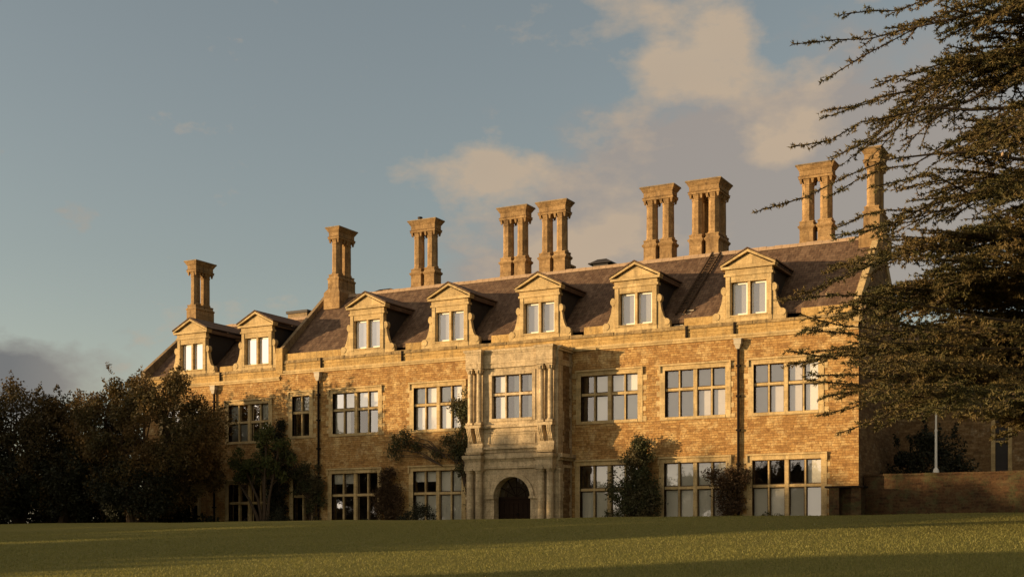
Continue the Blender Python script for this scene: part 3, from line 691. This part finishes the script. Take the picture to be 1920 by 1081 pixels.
for k in range(1, 6): a = math.pi * k / 6; b.tube([(pc, -1.24, 1.9), (pc + 1.15 * math.cos(a), -1.24, 1.9 + 1.1 * math.sin(a))], .02, 4)
b.tube([(pc + .6 * math.cos(math.pi * k / 10), -1.24, 1.9 + .58 * math.sin(math.pi * k / 10)) for k in range(11)], .02, 4); b.build('glazing_bar', 'wood', dr)
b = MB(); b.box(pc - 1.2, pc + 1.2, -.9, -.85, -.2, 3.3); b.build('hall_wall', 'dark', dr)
# ---- steps / low brick enclosure at the right corner
en = empty('brick_enclosure', (18.6, -.6, 0), label='low brick enclosure with a dark slab top at the right corner of the house', cat='enclosure')
b = MB(); b.box(-.75, -.25, -.35, .55, 0, 2.05); b.box(.35, .85, -.35, .55, 0, 2.05); b.box(-.25, .35, .1, .55, 0, 2.05); b.build('brickwork', 'garden', en)
b = MB(); b.box(-.95, 1.0, -.45, .58, 2.05, 2.14); b.build('slab', 'iron', en)
# ---- roof ladder
ld = empty('roof_ladder', (9.45, .9, 12.05), label='dark timber ladder lying on the roof slope between the two rightmost dormers', cat='ladder')
a = Vector((9.25, .62, 11.83)); e_ = Vector((9.85, 5.0, 16.03)); off = Vector(ld.location)
b = MB()
for dx in (-.25, .25): b.tube([tuple(a - off + Vector((dx, 0, 0))), tuple(e_ - off + Vector((dx, 0, 0)))], .06, 5)
b.build('rail', 'wardark', ld); b = MB()
for k in range(1, 22): q = a.lerp(e_, k / 22) - off; b.tube([tuple(q + Vector((-.25, 0, 0))), tuple(q + Vector((.25, 0, 0)))], .036, 5)
b.build('rungs', 'wardark', ld)
l2 = empty('access_steps', (9.35, .25, 11.0), label='short pale slatted steps standing in the gutter at the foot of the roof ladder', cat='steps')
b = MB()
for k, z in enumerate((.12, .34, .56, .78, .98)): b.box(-.32 + k * .1, .22 + k * .1, .06 + k * .14, .16 + k * .14, z, z + .045)
b.build('tread', 'hopper', l2); b = MB(); b.tube([(-.32, .02, 0), (.12, .75, 1.15)], .03, 5); b.tube([(.22, .02, 0), (.66, .75, 1.15)], .03, 5); b.build('stringer', 'wardark', l2)

# ------------------------------------------------------------------ right: garden wall, pole, rear building
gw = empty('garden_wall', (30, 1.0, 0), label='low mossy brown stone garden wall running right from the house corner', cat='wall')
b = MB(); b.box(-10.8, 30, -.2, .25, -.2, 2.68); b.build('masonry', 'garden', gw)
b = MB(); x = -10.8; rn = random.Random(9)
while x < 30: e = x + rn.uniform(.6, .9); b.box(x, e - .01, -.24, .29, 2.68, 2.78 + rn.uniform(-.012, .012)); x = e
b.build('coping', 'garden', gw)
fp = empty('lamp_pole', (22.36, 3.0, 0), label='slim white pole with a small base standing behind the garden wall', cat='pole')
b = MB(); b.lathe(0, 0, [(.16, 0), (.16, 2.95), (.13, 3.05), (.07, 3.15), (.062, 5.0), (.075, 5.02), (.075, 5.1), (.05, 5.14), (.05, 6.2)], 10); b.build('shaft', 'white', fp)
b = MB(); b.lathe(0, 0, [(.05, 6.2), (.09, 6.25), (.09, 6.34), (.03, 6.4)], 10); b.build('finial', 'white', fp)
rb = empty('rear_building', (32, 13, 0), label='shadowed stone service range with a tall bay window behind the garden wall', cat='building')
ro = [(-8.1, -7.4, 3.0, 6.6), (-5.6, -4.8, 3.0, 6.6), (-3.9, -3.2, 3.0, 6.6), (1.2, 2.2, 3.0, 6.4), (5.2, 6.4, 3.0, 6.4)]
b = wall_front(ro, -15.5, 20, 0, 9.5, 0, rb, 'w'); b.quad((-15.5, 0, 0), (-15.5, 9, 0), (-15.5, 9, 9.5), (-15.5, 0, 9.5)); b.quad((-15.5, .3, 0), (20, .3, 0), (20, .3, 9.5), (-15.5, .3, 9.5))
b.build('wall', 'brickside', rb)
b = MB(); b.ext_x([(0, 9.5), (9, 9.5), (4.5, 13)], -15.5, 20); b.build('roof', 'roof', rb)
for x0, x1, z0, z1 in ro:
    f = MB(); f.box(x0 - .22, x0, -.05, .12, z0 - .2, z1 + .25); f.box(x1, x1 + .22, -.05, .12, z0 - .2, z1 + .25); f.box(x0, x1, -.05, .12, z1, z1 + .25); f.box(x0, x1, -.05, .12, z0 - .2, z0); f.box(x0, x1, .05, .12, 5.1, 5.2)
    fo = f.build('window', 'pale', rb); g_ = MB(); g_.quad((x0, .1, z0), (x1, .1, z0), (x1, .1, z1), (x0, .1, z1)); g_.build('pane', 'lead', fo)

# ------------------------------------------------------------------ foliage
def rand_unit(r, n):
    v = r.normal(size=(n, 3)); return v / np.linalg.norm(v, axis=1)[:, None]
def leaves(P, size, r, aspect=.6, droop=0):
    """one small quad per point, random turn"""
    n = len(P); u = rand_unit(r, n); u[:, 2] -= droop; u /= np.linalg.norm(u, axis=1)[:, None]
    v = np.cross(u, rand_unit(r, n)); v /= np.linalg.norm(v, axis=1)[:, None]
    s = size * r.uniform(.55, 1.35, n)[:, None]
    a = P - v * s * aspect * .5; b = P + u * s * .5; c = P + v * s * aspect * .5; d = P - u * s * .5
    return np.stack([d, a, b, c], 1).reshape(-1, 3)
def blobs(r, c, R, nb, rb, n, low=-.9, flat=1.0):
    """points in many small clumps that sit on and inside an ellipsoid"""
    u = rand_unit(r, nb * 3); u = u[u[:, 2] > low][:nb]
    k = r.uniform(.45, 1.0, len(u)) ** .5
    cen = np.array(c) + u * np.array(R) * k[:, None]
    idx = r.integers(0, len(cen), n); rr = rb * r.uniform(.5, 1.3, len(cen))
    off = rand_unit(r, n) * (r.uniform(0, 1, n) ** .45)[:, None] * rr[idx][:, None]; off[:, 2] *= flat
    return cen[idx] + off, cen
def tree(name, x, y, R, H, base, seed, m, n, size, label=None, cat='tree', group=None, trunk=.25, nb=70, rb=1.0, stems=3, wisps=40, barkm='bark', z=None):
    r = np.random.default_rng(seed); rr = random.Random(seed)
    z0 = gz(y) if z is None else z
    t_ = empty(name, (x, y, z0), label=label, cat=cat, group=group)
    cz = (base + H) / 2; c = (0, 0, cz)
    P, cen = blobs(r, c, (R[0], R[1], (H - base) / 2 - rb * .4), nb, rb, n)
    P2 = []
    for k in range(wisps):      # wispy shoots that break the outline
        q = cen[r.integers(0, len(cen))]; d = (q - np.array(c)); d /= (np.linalg.norm(d) + 1e-6); d[2] = abs(d[2]) + .5; d /= np.linalg.norm(d)
        L = r.uniform(.6, 1.3) * rb; s_ = r.uniform(.3, 1, 26)[:, None]; P2.append(q + d * (rb * .5 + L * s_) + r.normal(size=(26, 3)) * .07 * rb)
    P = np.vstack([P] + P2); P = P[P[:, 2] > .05]
    npmesh('crown', leaves(P, size, r), 4, m, t_)
    b = MB()
    for s_ in range(stems):
        px_, py_ = rr.uniform(-.3, .3) * trunk * 3, rr.uniform(-.3, .3) * trunk * 3
        q = cen[rr.randrange(len(cen))]; top = (q[0] * .5, q[1] * .5, base + (H - base) * rr.uniform(.5, .7))
        pts = [(px_ + (top[0] - px_) * f_ + rr.uniform(-.1, .1) * (0 < f_ < 1), py_ + (top[1] - py_) * f_ + rr.uniform(-.1, .1), top[2] * f_ - .2 * (f_ == 0)) for f_ in (0, .25, .5, .75, 1)]
        b.tube(pts, [trunk, trunk * .8, trunk * .6, trunk * .4, trunk * .2], 7)
        for k in range(7):
            f_ = rr.uniform(.3, .95); i = min(3, int(f_ * 4)); a = Vector(pts[i]).lerp(Vector(pts[i + 1]), f_ * 4 - i); e = Vector(cen[rr.randrange(len(cen))])
            mid = a.lerp(e, .5) + Vector((rr.uniform(-.2, .2), rr.uniform(-.2, .2), rr.uniform(0, .4))); b.tube([tuple(a), tuple(mid), tuple(e)], [trunk * .35, trunk * .22, trunk * .07], 5)
    b.build('trunk', barkm, t_); return t_
tree('autumn_tree', -24.4, -5.5, (6.0, 3.8), 10.0, .2, 1, 'autumn', 78000, .17, 'big round bushy tree with bronze sunlit top before the left end of the house', nb=170, rb=.95, stems=5, wisps=90)
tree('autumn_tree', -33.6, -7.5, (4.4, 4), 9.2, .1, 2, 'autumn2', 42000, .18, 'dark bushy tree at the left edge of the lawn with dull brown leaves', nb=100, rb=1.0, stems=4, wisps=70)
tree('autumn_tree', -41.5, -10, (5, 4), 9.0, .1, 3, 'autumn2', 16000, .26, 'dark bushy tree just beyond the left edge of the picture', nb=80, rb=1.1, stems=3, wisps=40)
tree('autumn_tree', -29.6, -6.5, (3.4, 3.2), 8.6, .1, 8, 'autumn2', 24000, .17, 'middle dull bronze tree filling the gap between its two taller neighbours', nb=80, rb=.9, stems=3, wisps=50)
tree('yew_bush', -34.5, -9.5, (5.2, 1.8), 5.2, .0, 9, 'yew', 26000, .18, 'near black evergreen bush at the far left foot of the trees', 'bush', nb=70, rb=.9, stems=3, wisps=20)
tree('yew_bush', -29.5, -7.2, (4.2, 2.2), 5.6, .0, 4, 'yew', 26000, .17, 'near black evergreen bush low between the two bronze trees', 'bush', nb=70, rb=.9, stems=3, wisps=20)
tree('yew_bush', -23.2, -7.5, (3.0, 1.6), 4.2, .0, 5, 'yew', 17000, .15, 'near black evergreen bush under the big bronze tree', 'bush', nb=60, rb=.7, stems=3, wisps=20)
tree('yew_bush', 21.2, 6.5, (2.2, 1.6), 5.9, -2.5, 6, 'yew', 20000, .17, 'tall dark evergreen between the house end and the service range', 'bush', nb=34, rb=.95, stems=2, wisps=60, z=0)
tree('shrubbery', -42, -2.5, (21, 1.4), 3.6, -2.8, 14, 'yew', 70000, .27, 'long dark belt of evergreen shrubs behind the trees left of the house', 'shrubs', nb=800, rb=.7, stems=3, wisps=20)
# magnolia with bare forking stems
def magnolia():
    r = np.random.default_rng(21); rr = random.Random(21)
    t_ = empty('magnolia_tree', (-17.3, -2.6, 0), label='small green leafed tree with bare forking stems standing before the narrow windows', cat='tree')
    tips = []; b = MB()
    stems = [((.15, 0, -.1), (-.35, .1, 2.0), (-1.6, -.1, 4.6)), ((.15, 0, -.1), (.15, .1, 2.2), (-.2, .2, 5.8)), ((.25, .05, -.1), (.6, 0, 2.0), (1.3, .1, 5.2)), ((.1, 0, -.1), (-.9, 0, 1.9), (-2.3, .1, 3.6)), ((.2, 0, -.1), (.4, -.2, 2.4), (.6, -.2, 6.4))]
    for s_ in stems:
        P = [Vector(p) for p in s_]; b.tube([tuple(P[0]), tuple(P[0].lerp(P[1], .6) + Vector((.05, 0, 0))), tuple(P[1]), tuple(P[2])], [.13, .11, .085, .04], 7)
        for k in range(9):
            a = P[1].lerp(P[2], rr.uniform(.2, 1)); e = a + Vector((rr.uniform(-.9, .9), rr.uniform(-.6, .6), rr.uniform(.3, 1.1))); b.tube([tuple(a), tuple(a.lerp(e, .5) + Vector((0, 0, .08))), tuple(e)], [.035, .025, .01], 5); tips.append(e)
    b.build('trunk', 'bark', t_)
    cen = np.array([tuple(v) for v in tips]); n = 7000; idx = r.integers(0, len(cen), n)
    P = cen[idx] + rand_unit(r, n) * (r.uniform(0, 1, n) ** .5)[:, None] * .42
    npmesh('crown', leaves(P, .16, r), 4, 'green', t_)
magnolia()
# wall shrubs and climbers: (name, x0,x1,z0,z1, leaves, label, material)
def climber(name, regs, n, size, m, label, seed, y0=-.35, dy=.35, cat='climber', stem=True):
    r = np.random.default_rng(seed); rr = random.Random(seed); x_, z_ = (regs[0][0] + regs[0][1]) / 2, 0
    t_ = empty(name, (x_, y0, 0), label=label, cat=cat); A = sum((q[1] - q[0]) * (q[3] - q[2]) for q in regs); Ps = []; b = MB()
    for (a, e, zl, zh, dens) in regs:
        k = int(n * dens * (e - a) * (zh - zl) / A); nb = max(4, int(k / 130))
        u = r.uniform(-1, 1, (nb * 2, 2)); u = u[(u ** 2).sum(1) < 1.05][:nb]; nb = len(u)
        cen = np.stack([(a + e) / 2 - x_ + u[:, 0] * (e - a) / 2, r.uniform(-dy, dy * .4, nb), (zl + zh) / 2 + u[:, 1] * (zh - zl) / 2], 1)
        idx = r.integers(0, nb, k); P = cen[idx] + r.normal(size=(k, 3)) * np.array([.17, .12, .17]); Ps.append(P)
        if stem:
            for q in cen[:: max(1, nb // 14)]: b.tube([(((a + e) / 2 - x_) * .3, -.05, max(0, zl * .9 - .1)), ((q[0]) * .6, q[1] * .5, zl + (q[2] - zl) * .5), tuple(q)], [.035, .025, .01], 5)
    P = np.vstack(Ps); P = P[P[:, 2] > 0]; P[:, 1] = np.minimum(P[:, 1], -y0 - .06)
    npmesh('foliage', leaves(P, size, r), 4, m, t_)
    if b.v: b.build('stem', 'bark', t_)
climber('wall_shrub', [(6.4, 8.5, 0, 3.2, 1.2), (6.6, 8.1, 2.6, 4.5, 1.0), (7.0, 7.8, 4.2, 5.35, .9), (5.4, 6.5, .6, 2.8, .25), (5.2, 6.3, 1.9, 3.3, .15)], 17000, .13, 'ivy', 'tall bushy wall shrub climbing between two ground floor windows right of the porch', 31, -.6, .45, 'shrub')
climber('wall_climber', [(11.9, 13.0, .5, 3.1, 1), (11.4, 12.2, 2.4, 3.4, .6), (12.7, 13.4, 1.9, 3.1, .7)], 6000, .12, 'rust', 'dark russet climber hanging around the right downpipe', 32, -.4, .3)
climber('wall_climber', [(-4.5, -3.3, 3.0, 8.2, 1.0), (-4.9, -3.4, 6.6, 8.3, .7), (-6.8, -4.2, 4.5, 5.7, .55), (-9.0, -6.9, 4.9, 6.0, .8), (-4.2, -3.0, .2, 3.2, .3), (-9.3, -8.5, 4.4, 5.3, .6)], 11000, .13, 'ivy', 'straggling green climber wrapped round the first floor window left of the porch', 33, -.3, .25)
climber('wall_shrub', [(-10.1, -8.2, 0, 3.7, 1)], 8000, .12, 'rust', 'brown feathery wall shrub between the two windows left of the porch', 34, -.4, .3, 'shrub')
climber('wall_shrub', [(-16.5, -14.2, 2.4, 4.2, .9), (-15.2, -14.0, .2, 3.0, .5), (-17.8, -16.2, 3.5, 5.2, .8)], 9000, .13, 'ivy', 'thin dark wall shrub over the narrow ground floor window', 35, -.4, .3, 'shrub')
climber('wall_climber', [(-18.6, -17.2, 0, 4.6, 1), (-18.4, -17.3, 3.6, 7.2, .6)], 8000, .14, 'yew', 'near black climber on the wall beside the narrow windows', 36, -.3, .25)
def mound(x, y, w_, h, label, seed, m='yew', n=5000):
    r = np.random.default_rng(seed); t_ = empty('low_shrub', (x, y, gz(y)), label=label, cat='shrub')
    P, cen = blobs(r, (0, 0, 0), (w_ / 2, w_ / 2.5, h), 40, h * .28, n, low=-.05); P = P[P[:, 2] > 0]; npmesh('foliage', leaves(P, .09, r), 4, m, t_)
    b = MB(); 
    for k in range(5): q = cen[k]; b.tube([(0, 0, -.05), tuple(q * .9)], [.03, .012], 5)
    b.build('stem', 'bark', t_)
mound(-4.6, -4.2, 2.5, 1.35, 'dark domed shrub at the lawn edge just left of the porch', 51)
mound(-15.0, -4.0, 2.2, 1.2, 'dark domed shrub at the lawn edge below the narrow window', 52)
mound(15.6, -3.2, 1.9, .8, 'small ragged shrub below the rightmost ground floor window', 53, 'ivy', 2500)
mound(-8.6, -3.4, 1.4, .6, 'smallest dark shrub at the lawn edge below the brown wall shrub', 54)

# ------------------------------------------------------------------ the row of trees to the left of the lawn, outside the picture; it throws the long shade
def prow(p_, q_): return (p_ * .809 + q_ * .588, p_ * .588 - q_ * .809)
row = [(-60, -30, 12.8), (-60, -25, 12.2), (-60, -20, 12.0), (-60, -15.5, 12.3), (-60, -11.5, 11.6), (-60, -8, 11.3), (-60, -4.5, 10.9), (-60, -1, 10.5), (-60, 2.5, 10.5), (-60, 6, 9.9), (-60, 9.5, 9.0), (-60, 13.5, 9.5),
       (-60, 18, 9.9), (-60, 22.5, 9.9), (-60, 27, 8.8), (-60, 31.5, 7.0), (-60, 35.0, 6.3), (-60, 38.5, 3.9), (-60, 42.5, 3.0), (-62, 52, 7.6), (-62, 56, 9.0), (-62, 61, 9.4), (-62, 66, 9.6)]
proto = None
for i, (p_, q_, h) in enumerate(row):
    X_, Y_ = prow(p_, q_)
    if proto is None:
        proto = tree('hedgerow_tree', X_, Y_, (3.1, 3.1), 10.0, .1, 60, 'autumn2', 15000, .36, 'bushy hedgerow tree in the row left of the lawn, outside the picture', nb=90, rb=.9, stems=2, wisps=45, group='hedgerow trees left of the lawn'); o = proto
    else: o = copy_tree(proto)
    zg = gz(Y_); o.location = (X_, Y_, zg); s_ = (h - zg) / 10.0; o.scale = (1.0, 1.0, s_); o.rotation_euler = (0, 0, i * 1.7)

# ------------------------------------------------------------------ cedar
FWD = Vector((-math.sin(TH), math.cos(TH), 0)); RGT = Vector((math.cos(TH), math.sin(TH), 0))
def cedar():
    r = np.random.default_rng(5); rr = random.Random(5)
    base = Vector((31.6, -22.9, gz(-22.9)))
    t_ = empty('cedar_tree', base, label='large dark cedar reaching in from the right with flat tiered branches', cat='tree')
    def P(x, y, d):   # a point of the crown given by bearing, rise and distance, as local coordinates
        return CAM + FWD * d + RGT * ((x - 960) / 2381 * d) + Vector((0, 0, (1018 - y) / 2381 * d)) - base
    b = MB(); H = 25
    tr = [(0, 0, -.3), (.1, .05, 4), (.0, .1, 9), (-.1, 0, 15), (.05, .05, 21), (0, 0, H)]
    b.tube(tr, [.95, .72, .58, .42, .22, .05], 12)
    A = []          # needle triangles
    nd = MB()
    def needles(p0, p1, dens=1.0):
        L = (p1 - p0).length; k = max(2, int(L / .030 * dens)); s = r.uniform(0, 1, k)[:, None]
        c = np.array(p0) * (1 - s) + np.array(p1) * s; dirv = np.array((p1 - p0).normalized())
        for rep in range(2):
            u = rand_unit(r, k) + dirv * .8; u /= np.linalg.norm(u, axis=1)[:, None]; v = np.cross(u, rand_unit(r, k)); v /= np.linalg.norm(v, axis=1)[:, None]
            s_ = r.uniform(.05, .10, k)[:, None]
            A.append(np.stack([c - v * .020, c + v * .020, c + u * s_ * 1.35], 1).reshape(-1, 3))
    def twig(a, d, L, lvl):
        e = a + d * L + Vector((0, 0, rr.uniform(-.08, .05) * L)); mid = a.lerp(e, .5) + Vector((0, 0, .03 * L))
        if lvl == 1:
            b.tube([tuple(a), tuple(mid), tuple(e)], [.012 + .010 * L, .010 + .004 * L, .006], 4)
            k = max(2, int(L / .17)); side = rr.choice((-1, 1))
            for i in range(k):
                f_ = (i + rr.uniform(.3, .9)) / k; q = a.lerp(mid, f_ * 2) if f_ < .5 else mid.lerp(e, f_ * 2 - 1); side = -side
                ang = rr.uniform(.6, 1.1) * side; dd = Vector((d.x * math.cos(ang) - d.y * math.sin(ang), d.x * math.sin(ang) + d.y * math.cos(ang), rr.uniform(-.5, .45))).normalized()
                l3 = rr.uniform(.14, .34) * (1.25 - .6 * f_) * min(1.3, .6 + L * .35); q2 = q + dd * l3; needles(q, q2)
            needles(a.lerp(mid, .4), mid, .8); needles(mid, e, 1.1)
    def limb(p0, p1, rise, dens=1.0, r0=.13, bushy=1.0, flat=1.0):
        n = 9; pts = []; side0 = (p1 - p0); D = side0.length; hd = Vector((side0.x, side0.y, 0)).normalized(); pr = Vector((-hd.y, hd.x, 0))
        w1, w2 = rr.uniform(-1.0, 1.0), rr.uniform(-.6, .6); w3, ph = rr.uniform(.08, .34), rr.uniform(0, 6)
        for i in range(n + 1):
            f_ = i / n; q = p0.lerp(p1, f_) + Vector((0, 0, rise * math.sin(math.pi * f_))) + pr * (w1 * math.sin(math.pi * f_) + w2 * math.sin(2 * math.pi * f_)) + Vector((0, 0, rr.uniform(-.10, .10) + w3 * math.sin(7 * f_ + ph) * (1 if f_ > 0 else 0) * min(1, 3 * (1 - f_) + .2))); pts.append(q)
        b.tube([tuple(q) for q in pts], [max(.016, r0 * (1 - i / n) ** 1.3) for i in range(n + 1)], 6)
        for i in range(n // 3, n): needles(pts[i], pts[i + 1], .5 + .6 * i / n)
        k = int(D / .30 * dens); side = 1
        for i in range(k):
            f_ = (i + rr.random()) / k
            if f_ < .14: continue
            j = min(n - 1, int(f_ * n)); q = pts[j].lerp(pts[j + 1], f_ * n - j); side = -side; d0 = (pts[j + 1] - pts[j]).normalized()
            ang = side * rr.uniform(.5, 1.15); dd = Vector((d0.x * math.cos(ang) - d0.y * math.sin(ang), d0.x * math.sin(ang) + d0.y * math.cos(ang), d0.z * .5 + rr.uniform(-.42, .22) * flat)).normalized()
            L = (.45 + 2.1 * min(1, (1 - f_) * 1.6) * rr.uniform(.35, 1)) * bushy; 
            if L > 1.2 and rr.random() < .5:      # a forked sub-branch
                m_ = q + dd * L * .5; twig(q, dd, L, 1)
                for s2 in (-1, 1): a2 = s2 * rr.uniform(.4, .8); d2 = Vector((dd.x * math.cos(a2) - dd.y * math.sin(a2), dd.x * math.sin(a2) + dd.y * math.cos(a2), dd.z + rr.uniform(-.1, .1))).normalized(); twig(m_, d2, L * .5, 1)
            else: twig(q, dd, L, 1)
        twig(pts[-1], (pts[-1] - pts[-2]).normalized(), .4, 1)
    def T(z): return Vector((0, 0, z))
    # long limbs that break the left outline (end: bearing, rise, distance)
    L_ = [(1508, 82, 37, 1.3, .55, .55), (1560, 138, 38, 1.0, .5, .5), (1556, 210, 36, .9, .5, .5), (1560, 218, 40, .8, .5, .5), (1502, 276, 36, .6, .5, .5), (1590, 30, 39, 1.2, .6, .6), (1600, 300, 39, .6, .6, .5), (1440, 392, 35, .9, .42, .4), (1566, 372, 38, .7, .5, .5),
          (1580, 420, 37, .4, .5, .5), (1482, 562, 34, .7, .45, .4), (1520, 598, 36, .3, .5, .45), (1532, 622, 33, .2, .6, .5), (1545, 664, 37, .5, .8, .6), (1490, 668, 33, .5, .6, .5), (1530, 704, 35, .4, .8, .6), (1536, 716, 33, .4, .8, .6), (1548, 775, 34, .9, .6, .5), (1590, 800, 36, 1.0, .7, .6),
          (1620, 560, 38, .6, .8, .8), (1640, 470, 39, .7, .8, .8), (1650, 350, 36, .7, .7, .7), (1640, 250, 38, .8, .7, .7), (1655, 160, 37, .9, .7, .7), (1680, 60, 38, .9, .8, .8), (1600, 680, 31, .6, .9, .8), (1640, 740, 31, .6, 1, .9), (1700, 780, 32, .8, 1, .9), (1760, 765, 30, .8, 1, .9), (1830, 765, 30, .8, 1, .9), (1880, 780, 33, .8, 1, .9),
          (1660, 790, 35, .8, .9, .8), (1600, 640, 40, .6, .9, .8), (1630, 590, 33, .5, .9, .8)]
    for (x, y, d, rise, dn, bu) in L_:
        e = P(x, y, d); hz = math.hypot(e.x, e.y); z0 = max(3.0, e.z - hz * rr.uniform(.02, .16)) if (y > 440 or y < 130) else e.z + hz * rr.uniform(-.05, .45); limb(T(z0), e, rise * rr.uniform(.6, 1.1), dn * 1.5, .085, bu)
    # tiers filling the body of the crown
    for k in range(150):
        z = 4.1 + 19.6 * (k / 150) ** 1.0; z = (math.floor(z / .95) + .25 * rr.random()) * .95
        if z > 8.5 and rr.random() < .68: continue
        R_ = rr.uniform(5.0, 9.2) * (1 - .45 * max(0, (z - 8) / 17))
        # most tiers face the house side and the camera
        a = math.pi + TH + rr.uniform(-1.5, 1.5) if k % 5 else rr.uniform(0, 2 * math.pi)
        e = Vector((R_ * math.cos(a), R_ * math.sin(a), z + (rr.uniform(-1.3, .5) if z < 8.5 else rr.uniform(-3.6, -.4))))
        limb(T(z), e, rr.uniform(.2, .9), 1.2, .07, 1.15, .45)
    b.build('trunk', 'cedarbark', t_)
    V = np.vstack(A); print('cedar needles', len(V) // 3); npmesh('needles', V, 3, 'cedar', t_)
    # upright pale cones
    for k in range(45):
        c_ = MB(); q = V[rr.randrange(len(V))]; c_.lathe(q[0], q[1], [(.01, q[2]), (.035, q[2] + .03), (.035, q[2] + .09), (.01, q[2] + .12)], 6); c_.build('cone', 'ridge', t_)
cedar()
# ------------------------------------------------------------------ grass blades on the nearer lawn
r = np.random.default_rng(99); n = 150000
d = 16 + 40 * r.uniform(0, 1, n) ** 1.1; lat = r.uniform(-1, 1, n) * d * .45
X_ = CAM.x + FWD.x * d + RGT.x * lat; Y_ = CAM.y + FWD.y * d + RGT.y * lat
ok = Y_ < -9.5; X_, Y_ = X_[ok], Y_[ok]; Z_ = np.interp(Y_, [-65, -50, -40, -30, -20, -15, -11, -8], [-2.35, -1.62, -1.02, -.48, .10, .33, .45, .46]) + .02 * np.sin(X_ * .35 + Y_ * .21) + .015 * np.sin(X_ * .83 - Y_ * .4 + 1) - .005
k = len(X_); a = r.uniform(0, 2 * np.pi, k); h = r.uniform(.025, .06, k); wd = r.uniform(.006, .013, k)
c = np.stack([X_, Y_, Z_], 1); u = np.stack([np.cos(a), np.sin(a), 0 * a], 1) * wd[:, None]; tp = np.stack([r.normal(size=k) * .02, r.normal(size=k) * .02, h], 1)
gb = npmesh('grass', np.stack([c - u, c + u, c + tp], 1).reshape(-1, 3), 3, 'blade'); tag(gb, label='short mown grass on the sloping lawn', cat='grass', kind='stuff')
